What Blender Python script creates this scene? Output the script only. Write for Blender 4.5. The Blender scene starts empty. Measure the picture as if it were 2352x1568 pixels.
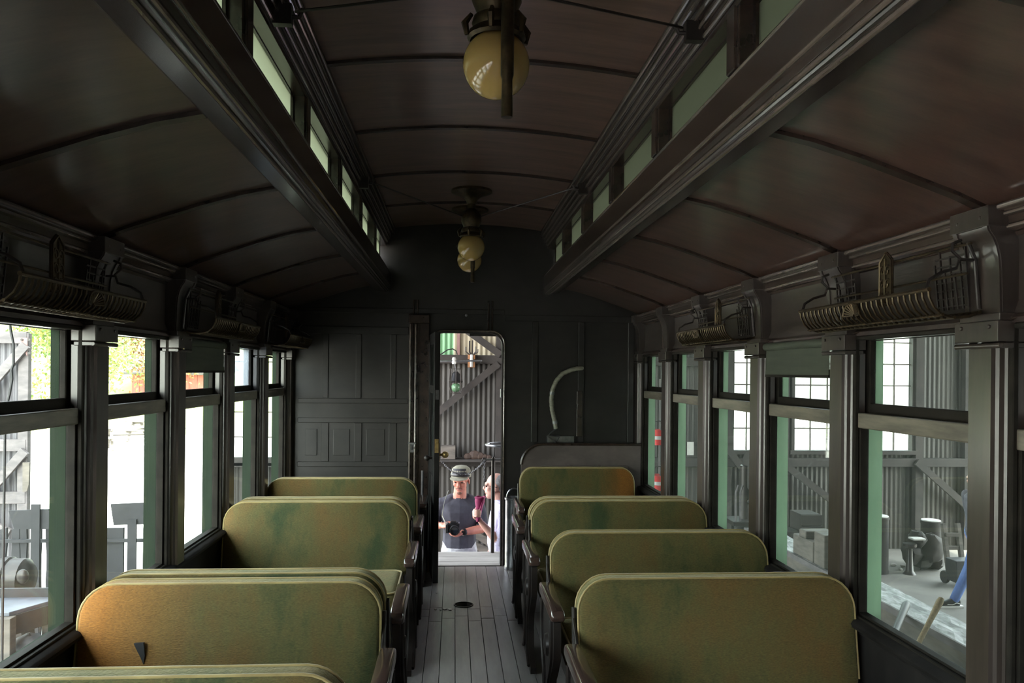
import bpy, bmesh, math, random
import numpy as np
from mathutils import Vector, Matrix
random.seed(11)
S = bpy.context.scene
COL = S.collection
PI = math.pi

# ------------------------------------------------------------------ camera, sky, sun, exposure
FPX, CXP, CYP = 1829.0, 1176.0, 853.7
CAM = Vector((-0.1033, 0.0, 1.569))
YAW, ROLL = math.atan(0.0727), 0.0096
_f = Vector((math.sin(YAW), math.cos(YAW), 0)); _r0 = Vector((math.cos(YAW), -math.sin(YAW), 0)); _u0 = Vector((0, 0, 1))
_r = _r0 * math.cos(ROLL) + _u0 * math.sin(ROLL); _u = -_r0 * math.sin(ROLL) + _u0 * math.cos(ROLL)
cd = bpy.data.cameras.new('camera'); cam = bpy.data.objects.new('camera', cd); COL.objects.link(cam)
cd.sensor_width = 36.0; cd.lens = 36.0 * FPX / 2352.0; cd.shift_y = (CYP - 784.0) / 2352.0
cd.clip_start = 0.05; cd.clip_end = 400
m3 = Matrix((_r, _u, -_f)).transposed()
cam.matrix_world = Matrix.Translation(CAM) @ m3.to_4x4()
S.camera = cam

w = bpy.data.worlds.new('sky'); S.world = w; w.use_nodes = True
wn = w.node_tree.nodes; wl = w.node_tree.links
sky = wn.new('ShaderNodeTexSky'); sky.sky_type = 'NISHITA'; sky.sun_disc = False
sky.sun_elevation = math.radians(52); sky.sun_rotation = math.radians(150); sky.dust_density = 2.0; sky.air_density = 1.4
hsv = wn.new('ShaderNodeHueSaturation'); hsv.inputs['Saturation'].default_value = .28; wl.new(sky.outputs[0], hsv.inputs['Color'])
bgn = wn['Background']; wl.new(hsv.outputs[0], bgn.inputs[0]); bgn.inputs[1].default_value = 0.62
sd = bpy.data.lights.new('sun', 'SUN'); sun = bpy.data.objects.new('sun', sd); COL.objects.link(sun)
sd.energy = 2.6; sd.angle = math.radians(1.0); sd.color = (1, .95, .86)
sun.rotation_euler = Vector((-0.62, 0.34, -0.95)).to_track_quat('-Z', 'Y').to_euler()
vs = S.view_settings
vs.view_transform = 'Standard'; vs.look = 'None'; vs.gamma = 1; vs.use_curve_mapping = False
vs.exposure = 2.35
cy = S.cycles
cy.max_bounces = 12; cy.diffuse_bounces = 7; cy.glossy_bounces = 4; cy.transmission_bounces = 8; cy.transparent_max_bounces = 24
cy.sample_clamp_indirect = 8.0
cy.use_denoising = True

def at(px, py, y):
    """point of the place at depth y (along the car) that the photograph shows at a pixel"""
    d = _f + _r * ((px - CXP) / FPX) - _u * ((py - CYP) / FPX)
    return CAM + d * ((y - CAM.y) / d.y)
def atx(px, py, x):
    d = _f + _r * ((px - CXP) / FPX) - _u * ((py - CYP) / FPX)
    return CAM + d * ((x - CAM.x) / d.x)

# ------------------------------------------------------------------ materials
def lin(c): return tuple((v / 255) ** 2.2 for v in c)
def new_mat(name):
    m = bpy.data.materials.new(name); m.use_nodes = True
    return m, m.node_tree.nodes, m.node_tree.links, m.node_tree.nodes['Principled BSDF']
def mat(name, c1, c2=None, rough=.5, scale=(6, 6, 6), metal=0, bump=0, detail=4, c3=None, coat=0, spec=.5, sheen=0, objrand=False, bscale=None, lo=.35, hi=.65, cr=.22):
    m, n, l, b = new_mat(name)
    b.inputs['Roughness'].default_value = rough; b.inputs['Metallic'].default_value = metal
    b.inputs['Coat Weight'].default_value = coat; b.inputs['Coat Roughness'].default_value = cr
    b.inputs['Specular IOR Level'].default_value = spec
    if sheen:
        b.inputs['Sheen Weight'].default_value = sheen; b.inputs['Sheen Roughness'].default_value = .4
    c1 = (*c1, 1)
    if c2 is None:
        b.inputs['Base Color'].default_value = c1; return m
    tc = n.new('ShaderNodeTexCoord'); mp = n.new('ShaderNodeMapping'); mp.inputs['Scale'].default_value = scale
    l.new(tc.outputs['Object'], mp.inputs['Vector'])
    if objrand:
        oi = n.new('ShaderNodeObjectInfo'); mu = n.new('ShaderNodeMath'); mu.operation = 'MULTIPLY'; mu.inputs[1].default_value = 43.0
        l.new(oi.outputs['Random'], mu.inputs[0]); l.new(mu.outputs[0], mp.inputs['Location'])
    nz = n.new('ShaderNodeTexNoise'); nz.inputs['Scale'].default_value = 1; nz.inputs['Detail'].default_value = detail; nz.inputs['Roughness'].default_value = .62
    l.new(mp.outputs[0], nz.inputs['Vector'])
    rmp = n.new('ShaderNodeValToRGB'); e = rmp.color_ramp.elements
    e[0].position = lo; e[0].color = c1; e[1].position = hi; e[1].color = (*c2, 1)
    if c3: x = rmp.color_ramp.elements.new(.5); x.color = (*c3, 1)
    l.new(nz.outputs['Fac'], rmp.inputs[0]); l.new(rmp.outputs[0], b.inputs['Base Color'])
    if bump:
        src = nz
        if bscale:
            mp2 = n.new('ShaderNodeMapping'); mp2.inputs['Scale'].default_value = bscale; l.new(tc.outputs['Object'], mp2.inputs['Vector'])
            src = n.new('ShaderNodeTexNoise'); src.inputs['Scale'].default_value = 1; src.inputs['Detail'].default_value = 3; l.new(mp2.outputs[0], src.inputs['Vector'])
        bp = n.new('ShaderNodeBump'); bp.inputs['Strength'].default_value = bump; bp.inputs['Distance'].default_value = .004
        l.new(src.outputs['Fac'], bp.inputs['Height']); l.new(bp.outputs[0], b.inputs['Normal'])
    return m
def glass(name, tint=(1, 1, 1), dirt=.0, dirtcol=(.5, .55, .55), streak=(9, 9, 2.5), gloss=.06):
    m, n, l, b = new_mat(name); n.remove(b); out = n['Material Output']
    tr = n.new('ShaderNodeBsdfTransparent'); tr.inputs[0].default_value = (*tint, 1)
    gl = n.new('ShaderNodeBsdfGlossy'); gl.inputs['Roughness'].default_value = .02
    mx = n.new('ShaderNodeMixShader'); mx.inputs[0].default_value = gloss
    l.new(tr.outputs[0], mx.inputs[1]); l.new(gl.outputs[0], mx.inputs[2])
    last = mx
    if dirt:
        df = n.new('ShaderNodeBsdfDiffuse'); df.inputs[0].default_value = (*dirtcol, 1)
        tl = n.new('ShaderNodeBsdfTranslucent'); tl.inputs[0].default_value = (*dirtcol, 1)
        ad = n.new('ShaderNodeMixShader'); ad.inputs[0].default_value = .5; l.new(df.outputs[0], ad.inputs[1]); l.new(tl.outputs[0], ad.inputs[2])
        tc = n.new('ShaderNodeTexCoord'); mp = n.new('ShaderNodeMapping'); mp.inputs['Scale'].default_value = streak; l.new(tc.outputs['Object'], mp.inputs[0])
        nz = n.new('ShaderNodeTexNoise'); nz.inputs['Scale'].default_value = 1; nz.inputs['Detail'].default_value = 6; l.new(mp.outputs[0], nz.inputs['Vector'])
        mr = n.new('ShaderNodeMapRange'); mr.inputs[1].default_value = .3; mr.inputs[2].default_value = .75; mr.inputs[3].default_value = dirt * .4; mr.inputs[4].default_value = dirt
        l.new(nz.outputs['Fac'], mr.inputs[0])
        m2 = n.new('ShaderNodeMixShader'); l.new(mr.outputs[0], m2.inputs[0]); l.new(mx.outputs[0], m2.inputs[1]); l.new(ad.outputs[0], m2.inputs[2]); last = m2
    l.new(last.outputs[0], out.inputs[0]); return m
def translucent(name, c, t=.6, c2=None):
    m, n, l, b = new_mat(name); n.remove(b); out = n['Material Output']
    df = n.new('ShaderNodeBsdfDiffuse'); df.inputs[0].default_value = (*c, 1)
    tl = n.new('ShaderNodeBsdfTranslucent'); tl.inputs[0].default_value = (*(c2 or c), 1)
    mx = n.new('ShaderNodeMixShader'); mx.inputs[0].default_value = t
    l.new(df.outputs[0], mx.inputs[1]); l.new(tl.outputs[0], mx.inputs[2]); l.new(mx.outputs[0], out.inputs[0]); return m
def plush(name, side=None):
    """worn mohair plush: olive green rubbed to brown, rust-coloured wear at one end where asked"""
    m, n, l, b = new_mat(name)
    b.inputs['Roughness'].default_value = .85; b.inputs['Sheen Weight'].default_value = .35; b.inputs['Sheen Roughness'].default_value = .45; b.inputs['Sheen Tint'].default_value = (.9, .8, .5, 1)
    b.inputs['Specular IOR Level'].default_value = .2
    tc = n.new('ShaderNodeTexCoord'); oi = n.new('ShaderNodeObjectInfo')
    mp = n.new('ShaderNodeMapping'); mp.inputs['Scale'].default_value = (3.2, 3, 1.5); l.new(tc.outputs['Object'], mp.inputs[0])
    sc = n.new('ShaderNodeVectorMath'); sc.operation = 'SCALE'; sc.inputs['Scale'].default_value = 3.3; l.new(oi.outputs['Location'], sc.inputs[0]); l.new(sc.outputs[0], mp.inputs['Location'])
    nz = n.new('ShaderNodeTexNoise'); nz.inputs['Scale'].default_value = 1; nz.inputs['Detail'].default_value = 9; nz.inputs['Roughness'].default_value = .66; l.new(mp.outputs[0], nz.inputs['Vector'])
    cr = n.new('ShaderNodeValToRGB'); e = cr.color_ramp.elements
    e[0].position = .36; e[0].color = (.056, .088, .028, 1); e[1].position = .64; e[1].color = (.205, .125, .032, 1)
    x = e.new(.5); x.color = (.160, .142, .043, 1)
    l.new(nz.outputs['Fac'], cr.inputs[0]); col = cr.outputs[0]
    if side:
        sx = n.new('ShaderNodeSeparateXYZ'); l.new(tc.outputs['Object'], sx.inputs[0])
        md = n.new('ShaderNodeMath'); md.operation = 'MULTIPLY_ADD'; md.inputs[1].default_value = .38; l.new(nz.outputs['Fac'], md.inputs[0]); l.new(sx.outputs[0], md.inputs[2])
        mr = n.new('ShaderNodeMapRange'); l.new(md.outputs[0], mr.inputs[0])
        a, c = side
        mr.inputs[1].default_value = a; mr.inputs[2].default_value = c
        mx = n.new('ShaderNodeMixRGB'); l.new(mr.outputs[0], mx.inputs[0]); l.new(col, mx.inputs[1]); mx.inputs[2].default_value = (.42, .165, .022, 1); col = mx.outputs[0]
    fz = n.new('ShaderNodeTexNoise'); fz.inputs['Scale'].default_value = 1; fz.inputs['Detail'].default_value = 3; mq = n.new('ShaderNodeMapping'); mq.inputs['Scale'].default_value = (110, 110, 300); l.new(tc.outputs['Object'], mq.inputs[0]); l.new(mq.outputs[0], fz.inputs['Vector'])
    hs = n.new('ShaderNodeMixRGB'); hs.blend_type = 'MULTIPLY'; hs.inputs[0].default_value = .75
    l.new(col, hs.inputs[1]); l.new(fz.outputs['Fac'], hs.inputs[2])
    br = n.new('ShaderNodeBrightContrast'); br.inputs['Bright'].default_value = .012; l.new(hs.outputs[0], br.inputs[0])
    l.new(br.outputs[0], b.inputs['Base Color'])
    bp = n.new('ShaderNodeBump'); bp.inputs['Strength'].default_value = .7; bp.inputs['Distance'].default_value = .004; l.new(fz.outputs['Fac'], bp.inputs['Height']); l.new(bp.outputs[0], b.inputs['Normal'])
    return m

M = {}
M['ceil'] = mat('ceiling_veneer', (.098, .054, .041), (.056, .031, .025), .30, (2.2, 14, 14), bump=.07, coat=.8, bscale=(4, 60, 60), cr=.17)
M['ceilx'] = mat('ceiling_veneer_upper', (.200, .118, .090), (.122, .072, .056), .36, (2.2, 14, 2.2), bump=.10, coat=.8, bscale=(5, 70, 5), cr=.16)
M['varn'] = mat('varnished_mahogany', (.046, .030, .024), (.024, .016, .013), .24, (14, 3, 14), bump=.1, coat=.4)
M['bead'] = mat('polished_bead_moulding', (.16, .125, .105), (.10, .08, .068), .16, (20, 3, 20), coat=1.0, cr=.08, spec=.9)
M['pil'] = mat('varnished_pilaster', (.046, .034, .028), (.026, .019, .016), .32, (20, 20, 3), bump=.08, coat=.75, cr=.22)
M['frieze'] = mat('frieze_veneer', (.050, .037, .030), (.026, .019, .016), .36, (20, 3, 30), bump=.35, coat=.8, cr=.28, bscale=(30, 14, 90))
M['dark'] = mat('dark_painted_wood', (.019, .017, .016), (.011, .010, .010), .7, (9, 9, 3), bump=.15, spec=.15)
M['endw'] = mat('end_wall_veneer', (.026, .022, .020), (.014, .0125, .0115), .46, (3, 8, 5), bump=.15)
M['part'] = mat('partition_wood', (.17, .135, .13), (.10, .080, .078), .4, (3, 8, 5), bump=.15)
M['sash'] = mat('sash_wood', (.024, .021, .017), (.014, .0125, .0105), .75, (12, 3, 12), bump=.15, spec=.1)
M['rail'] = mat('worn_rail_wood', (.17, .15, .115), (.075, .066, .052), .42, (14, 4, 30), bump=.2)
M['mint'] = mat('mint_green_paint', (.42, .62, .42), (.35, .54, .36), .6, (8, 8, 3), bump=.1)
M['mint_shade'] = mat('shaded_mint_casing_paint', (.017, .027, .014), (.012, .020, .012), .9, (8, 8, 3), bump=.1, spec=.08)  # yard-side copy of the mint casing, its backlit shade put into the colour
M['cav'] = mat('car_outer_paint', (.20, .05, .03), (.14, .035, .022), .6, (3, 3, 3))
M['glass'] = glass('window_glass', (.95, 1, .965), .012, (.5, .55, .52))
M['gdust'] = glass('dusty_glass', (.93, .99, .96), .07, (.40, .46, .43))
M['gblue'] = glass('grimy_blue_glass', (.85, .9, .92), .62, (.42, .47, .50))
M['frost'] = translucent('frosted_clerestory_glass', (.15, .165, .13), .8, (.34, .37, .295))
M['shade'] = mat('roller_shade_cloth', (.056, .066, .046), (.042, .050, .036), .8, (30, 3, 30), bump=.1)
M['iron'] = mat('black_cast_iron', (.022, .019, .018), (.035, .026, .022), .38, (14, 14, 14), bump=.15, metal=.3)
M['brass'] = mat('tarnished_brass', (.095, .068, .036), (.038, .028, .017), .42, (25, 25, 25), metal=.75, bump=.15)
M['brassb'] = mat('bright_brass', (.62, .45, .2), (.4, .28, .12), .35, (30, 30, 30), metal=.8)
M['steel'] = mat('worn_steel', (.36, .36, .38), (.2, .2, .21), .3, (16, 16, 16), metal=.9)
M['armw'] = mat('armrest_mahogany', (.085, .050, .041), (.045, .028, .023), .2, (16, 4, 16), coat=1.0, cr=.12)
M['plush'] = plush('seat_plush')
M['plushL'] = plush('seat_plush_rust_window_end', (.10, -.26))
M['plushR'] = plush('seat_plush_ochre_end', (.38, .58))
M['pipe'] = mat('welt_piping', (.40, .31, .125), (.27, .20, .08), .6, (9, 9, 9), sheen=.4)
M['floor'] = mat('grey_painted_floorboard', (.20, .185, .178), (.32, .30, .285), .38, (9, 1.4, 9), bump=.25, objrand=True, bscale=(60, 6, 60), coat=.1)
M['gap'] = mat('floor_gap_dirt', (.012, .011, .010))
M['plat'] = mat('bleached_platform_board', (.52, .50, .465), (.38, .36, .335), .75, (2, 12, 12), bump=.35)
m_, n_, l_, b_ = new_mat('amber_opal_globe'); b_.inputs['Base Color'].default_value = (.46, .31, .11, 1); b_.inputs['Roughness'].default_value = .18; b_.inputs['Coat Weight'].default_value = .7
b_.inputs['Subsurface Weight'].default_value = .25; b_.inputs['Subsurface Radius'].default_value = (.05, .04, .02); M['globe'] = m_
M['corr'] = mat('galvanised_corrugated_iron', (.045, .040, .033), (.026, .023, .0195), .55, (2.5, 2.5, .7), bump=.2, objrand=True, metal=.15, c3=(.035, .031, .026))
M['corrp'] = mat('pale_corrugated_iron', (.095, .088, .097), (.060, .056, .062), .5, (3, 3, .6), bump=.2, metal=.1)
M['corrg'] = mat('green_translucent_roofing', (.16, .34, .17), (.10, .24, .11), .5, (4, 4, 1))
M['corrt'] = mat('cream_corrugated_sheet', (.46, .40, .28), (.32, .27, .19), .6, (4, 4, 1))
M['timb'] = mat('old_grey_timber', (.13, .11, .092), (.068, .058, .049), .8, (3, 3, 14), bump=.4)
M['timbd'] = mat('dark_shed_timber', (.040, .033, .029), (.022, .019, .017), .85, (4, 4, 4), bump=.3)
M['timbp'] = mat('pale_weathered_timber', (.135, .118, .118), (.08, .07, .072), .8, (5, 5, 14), bump=.4)
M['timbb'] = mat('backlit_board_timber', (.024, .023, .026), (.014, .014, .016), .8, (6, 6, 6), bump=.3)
M['pink'] = mat('faded_red_plate', (.24, .13, .12), (.19, .10, .095), .6, (12, 12, 12))
M['baulk'] = mat('splintered_baulk_top', (.34, .33, .33), (.09, .085, .085), .55, (16, 5, 16), bump=.6, detail=7, lo=.42, hi=.58)
M['ground'] = mat('shed_dirt_floor', (.20, .185, .165), (.14, .128, .115), .9, (1.6, 1.6, 1.6), bump=.3)
M['gravel'] = mat('yard_gravel', (.62, .58, .52), (.5, .47, .42), .9, (.6, .6, .6), bump=.3)
M['lawn'] = mat('grass_bank', (.20, .28, .08), (.33, .34, .12), .9, (1.2, 1.2, 1.2), bump=.4)
M['leafg'] = mat('leaf_green', (.035, .088, .010), (.065, .115, .016), .7, (1.5, 1.5, 1.5))
M['leafy'] = mat('leaf_yellow', (.14, .13, .014), (.10, .125, .018), .7, (1.5, 1.5, 1.5))
M['leafr'] = mat('leaf_russet', (.15, .045, .018), (.12, .085, .02), .7, (1.5, 1.5, 1.5))
M['bark'] = mat('tree_bark', (.14, .11, .085), (.09, .07, .055), .9, (8, 8, 3), bump=.5)
M['red'] = mat('barn_red_boards', (.42, .11, .08), (.32, .08, .06), .75, (6, 6, 2), bump=.2)
M['rust'] = mat('rusty_iron', (.06, .035, .024), (.035, .022, .017), .8, (12, 12, 12), bump=.4)
M['roofm'] = mat('shed_roof_iron', (.10, .09, .085), (.07, .065, .06), .7, (3, 3, 3))
M['rub'] = mat('black_rubber', (.018, .018, .019), rough=.6)
M['cable'] = mat('black_cable', (.012, .010, .012), rough=.5)
M['paper'] = mat('faded_paper', (.55, .53, .49), (.46, .44, .41), .9, (20, 20, 20))
M['orange'] = mat('orange_bakelite', (.32, .14, .05), (.26, .11, .04), .5, (30, 30, 30))
M['white'] = mat('white_porcelain', (.42, .41, .39), rough=.3)
M['bottle'] = mat('green_lamp_glass', (.10, .19, .10), (.07, .15, .08), .25, (40, 40, 40))
M['hose'] = mat('pale_ribbed_hose', (.30, .29, .23), (.20, .19, .155), .5, (30, 30, 80))
M['skin'] = mat('skin', (.56, .22, .15), (.46, .17, .115), .5, (20, 20, 20))
M['skin2'] = mat('skin_pale', (.62, .36, .29), (.54, .29, .23), .5, (20, 20, 20))
M['tee'] = mat('charcoal_tee', (.050, .050, .066), (.034, .034, .046), .85, (14, 14, 14), bump=.3)
M['jeanp'] = mat('pale_jeans', (.48, .49, .51), (.38, .39, .42), .85, (20, 20, 20), bump=.3)
M['jeanb'] = mat('blue_jeans', (.09, .16, .42), (.13, .22, .50), .85, (20, 20, 8), bump=.3)
M['lav'] = mat('lavender_check_shirt', (.46, .44, .62), (.62, .60, .74), .85, (60, 60, 60))
M['grey'] = mat('grey_sweater', (.10, .095, .12), (.07, .066, .085), .9, (20, 20, 20), bump=.3)
M['hairg'] = mat('grey_hair', (.34, .33, .33), (.2, .19, .19), .7, (60, 60, 60), bump=.4)
M['hairb'] = mat('reddish_hair', (.22, .10, .06), (.15, .06, .04), .6, (60, 60, 20), bump=.4)
M['capo'] = mat('olive_cap_cloth', (.26, .25, .19), (.18, .175, .13), .85, (20, 20, 20))
M['capb'] = mat('black_cap_front', (.022, .022, .026), rough=.7)
M['mag'] = mat('magenta_cloth', (.27, .010, .085), (.18, .007, .058), .7, (25, 25, 10), bump=.4)
M['camb'] = mat('camera_black', (.012, .012, .013), rough=.35)
M['lens'] = mat('lens_glass', (.015, .02, .03), rough=.05)
M['whitesole'] = mat('white_rubber_sole', (.75, .73, .70), rough=.6)
M['eye'] = mat('eye_dark', (.03, .02, .015), rough=.2)
M['lip'] = mat('lip', (.42, .16, .13), rough=.5)
M['straw'] = mat('broom_straw', (.42, .31, .17), (.3, .22, .12), .8, (60, 60, 8), bump=.4)
M['redp'] = mat('red_enamel', (.55, .035, .035), (.42, .03, .03), .35, (9, 9, 9))
M['stone'] = mat('pale_stone', (.17, .16, .165), (.10, .098, .105), .85, (6, 6, 6), bump=.5)
M['zinc'] = mat('zinc_sheet', (.13, .14, .17), (.08, .09, .11), .42, (4, 4, 4), metal=.4, bump=.2)

# ------------------------------------------------------------------ mesh helpers
class MB:
    def __init__(s): s.v = []; s.f = []; s.m = []; s.cm = 0
    def add(s, vs, fs):
        o = len(s.v); s.v += [tuple(v) for v in vs]; s.f += [tuple(o + i for i in f) for f in fs]; s.m += [s.cm] * len(fs); return s
    def box(s, x0, x1, y0, y1, z0, z1):
        if x0 > x1: x0, x1 = x1, x0
        if y0 > y1: y0, y1 = y1, y0
        if z0 > z1: z0, z1 = z1, z0
        v = [(x0, y0, z0), (x1, y0, z0), (x1, y1, z0), (x0, y1, z0), (x0, y0, z1), (x1, y0, z1), (x1, y1, z1), (x0, y1, z1)]
        return s.add(v, [(0, 3, 2, 1), (4, 5, 6, 7), (0, 1, 5, 4), (1, 2, 6, 5), (2, 3, 7, 6), (3, 0, 4, 7)])
    def beam(s, a, b, wd, ht, up=(0, 0, 1)):
        a = Vector(a); b = Vector(b); d = (b - a).normalized(); u = Vector(up)
        if abs(d.dot(u)) > .98: u = Vector((0, 1, 0))
        r = d.cross(u).normalized(); u = r.cross(d)
        v = []
        for p in (a, b):
            for i, j in ((-1, -1), (1, -1), (1, 1), (-1, 1)): v.append(p + r * (i * wd / 2) + u * (j * ht / 2))
        return s.add(v, [(0, 1, 2, 3), (7, 6, 5, 4), (0, 4, 5, 1), (1, 5, 6, 2), (2, 6, 7, 3), (3, 7, 4, 0)])
    def ext(s, poly, axis, a, b):
        n = len(poly); k = {'x': 0, 'y': 1, 'z': 2}[axis]; v = []
        for t in (a, b):
            for p in poly:
                q = list(p); q.insert(k, t); v.append(q)
        fs = [tuple(range(n)), tuple(range(2 * n - 1, n - 1, -1))] + [(i, i + n, (i + 1) % n + n, (i + 1) % n) for i in range(n)]
        return s.add(v, fs)
    def tube(s, pts, r, n=8, closed=False, ell=None):
        pts = [Vector(p) for p in pts]; N = len(pts); rs = r if isinstance(r, (list, tuple)) else [r] * N
        v = []; prev = None
        for i, p in enumerate(pts):
            if closed: d = pts[(i + 1) % N] - pts[i - 1]
            else: d = pts[min(i + 1, N - 1)] - pts[max(i - 1, 0)]
            d.normalize()
            if prev is None:
                u = Vector((0, 0, 1)) if abs(d.z) < .9 else Vector((0, 1, 0)); a = d.cross(u).normalized()
            else:
                a = prev - d * prev.dot(d)
                a = a.normalized() if a.length > 1e-6 else d.orthogonal().normalized()
            prev = a; c = d.cross(a)
            for k in range(n):
                t = 2 * PI * k / n; q = rs[i]
                qx, qy = (q if isinstance(q, (tuple, list)) else (q, q))
                v.append(p + a * (math.cos(t) * qx) + c * (math.sin(t) * qy))
        fs = []
        for i in range(N if closed else N - 1):
            j = (i + 1) % N
            for k in range(n): fs.append((i * n + k, i * n + (k + 1) % n, j * n + (k + 1) % n, j * n + k))
        if not closed: fs += [tuple(range(n - 1, -1, -1)), tuple((N - 1) * n + k for k in range(n))]
        return s.add(v, fs)
    def cyl(s, a, b, r0, r1=None, n=14): return s.tube([a, b], [r0, r0 if r1 is None else r1], n)
    def lathe(s, prof, o, n=20, axis='z'):
        v = []
        for r, h in prof:
            for k in range(n):
                t = 2 * PI * k / n; a, b = r * math.cos(t), r * math.sin(t)
                v.append({'z': (o[0] + a, o[1] + b, o[2] + h), 'y': (o[0] + a, o[1] + h, o[2] + b), 'x': (o[0] + h, o[1] + a, o[2] + b)}[axis])
        N = len(prof); fs = []
        for i in range(N - 1):
            for k in range(n): fs.append((i * n + k, i * n + (k + 1) % n, (i + 1) * n + (k + 1) % n, (i + 1) * n + k))
        fs += [tuple(range(n - 1, -1, -1)), tuple((N - 1) * n + k for k in range(n))]
        return s.add(v, fs)
    def ball(s, c, r, n=14, m=9):
        rx, ry, rz = r if isinstance(r, (tuple, list)) else (r, r, r)
        pr = [(math.sin(PI * i / m), -math.cos(PI * i / m)) for i in range(m + 1)]
        v = [(c[0] + rx * max(a, .02) * math.cos(2 * PI * k / n), c[1] + ry * max(a, .02) * math.sin(2 * PI * k / n), c[2] + rz * h) for a, h in pr for k in range(n)]
        fs = [(i * n + k, i * n + (k + 1) % n, (i + 1) * n + (k + 1) % n, (i + 1) * n + k) for i in range(m) for k in range(n)]
        fs += [tuple(range(n - 1, -1, -1)), tuple(m * n + k for k in range(n))]
        return s.add(v, fs)
    def mesh(s, name, bevel=0, smooth=False, segs=2, norm=True):
        me = bpy.data.meshes.new(name); me.from_pydata(s.v, [], s.f); me.update()
        if any(s.m):
            me.polygons.foreach_set('material_index', s.m)
        bm = bmesh.new(); bm.from_mesh(me)
        if norm: bmesh.ops.recalc_face_normals(bm, faces=bm.faces)
        if bevel:
            es = [e for e in bm.edges if len(e.link_faces) == 2 and e.calc_face_angle(0) > .5]
            bmesh.ops.bevel(bm, geom=es, offset=bevel, segments=segs, affect='EDGES', profile=.5, clamp_overlap=True)
        if smooth:
            for f in bm.faces: f.smooth = True
            for e in bm.edges:
                if len(e.link_faces) == 2 and e.calc_face_angle(0) > .75: e.smooth = False
        bm.to_mesh(me); bm.free()
        return me

def tag(o, label=None, cat=None, group=None, kind=None):
    if label: o['label'] = label
    if cat: o['category'] = cat
    if group: o['group'] = group
    if kind: o['kind'] = kind
    return o
def empty(name, loc=(0, 0, 0), **k):
    o = bpy.data.objects.new(name, None); o.empty_display_size = .05; COL.objects.link(o); o.location = loc
    return tag(o, **k)
def put(name, me, parent=None, loc=(0, 0, 0), **k):
    o = bpy.data.objects.new(name, me); COL.objects.link(o); o.location = loc
    if parent:
        o.parent = parent
        if parent.type == 'EMPTY': o.matrix_parent_inverse = Matrix.Translation(-parent.location)
        elif '_org' in parent: pass
    return tag(o, **k)
def part(name, mb, m, parent=None, loc=(0, 0, 0), bevel=0, smooth=False, segs=2, **k):
    me = mb.mesh(name, bevel, smooth, segs) if isinstance(mb, MB) else mb
    for x in (m if isinstance(m, list) else [m]):
        if len(me.materials) < (len(m) if isinstance(m, list) else 1): me.materials.append(M[x])
    return put(name, me, parent, loc, **k)
def B(*a): return MB().box(*a)

# ------------------------------------------------------------------ the coach: dimensions
PITCH = .851; YP0 = 3.0; YE = 6.44
KS = list(range(-6, 4))                       # pilasters; bay k lies between pilaster k and k+1
YB = YP0 + PITCH * -7
def yp(k): return YP0 + PITCH * k
PIL = [yp(k) for k in range(-6, 4)]
BAYS = list(range(-7, 4))

# floor: boards one by one
flo = part('floor', B(-1.55, 1.55, YB, YE, -.09, -.022), 'gap', label='grey painted narrow floorboards of the coach aisle and seat bays', cat='floor', kind='structure')
bw = .083; nb = 0; cache = {}
holeY, holeX, holeR = 5.36, atx(1065, 1389, 0)[0], .062
hc = at(1065, 1389, 5.36); holeX = hc.x
for i in range(-17, 17):
    x0 = i * bw; rr = random.Random(i * 7 + 3)
    y = YB + rr.uniform(0, 2.5) - 2.5; cuts = []
    while y < YE: cuts.append(y); y += rr.uniform(2.2, 4.2)
    if -4 <= i <= 3: cuts = [c for c in cuts if c < 3.6] + [5.02 + .05 * (i % 3), 5.27 + .04 * (i % 2), YE - .04 + 9]
    if abs(x0 + bw / 2) > .6: cuts = [c for c in cuts if c > .2 or c == cuts[0]]
    cuts = [YB] + [c for c in cuts if YB < c < YE - .1] + [YE - .02]
    for a, b in zip(cuts, cuts[1:]):
        L = round(b - a, 2); cx, cyy = x0 + bw / 2, a
        hole = abs(cx - holeX) < bw / 2 + holeR and a < holeY < b
        if hole:   # a board with the drain hole notched out
            xl, xr = x0 + .0012, x0 + bw - .0012
            pts = []
            ys = [a + .0015]; n_ = 14
            def halfw(x): 
                d = holeR ** 2 - (x - holeX) ** 2
                return math.sqrt(d) if d > 0 else 0
            mb = MB(); N_ = 8
            for q in range(N_):
                xa, xb = xl + (xr - xl) * q / N_, xl + (xr - xl) * (q + 1) / N_
                ha, hb = halfw(xa), halfw(xb)
                for sg in (-1, 1):
                    e = a + .0015 if sg < 0 else b - .0015
                    mb.ext([(xa, e), (xb, e), (xb, holeY + sg * hb), (xa, holeY + sg * ha)], 'z', -.022, 0)
            part('floorboard', mb, 'floor', flo)
        else:
            key = L
            if key not in cache:
                cache[key] = B(.0012, bw - .0012, .0015, L - .0015, -.022, 0).mesh('floorboard', .0015, segs=1); cache[key].materials.append(M['floor'])
            put('floorboard', cache[key], flo, (x0, a, rr.uniform(-.0012, .0012)))
dr = MB().tube([(holeX + math.cos(t * PI / 12) * holeR, holeY + math.sin(t * PI / 12) * holeR, .002) for t in range(24)], .004, 6, closed=True)
part('drain_ring', dr, 'iron', flo, smooth=True)
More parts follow.
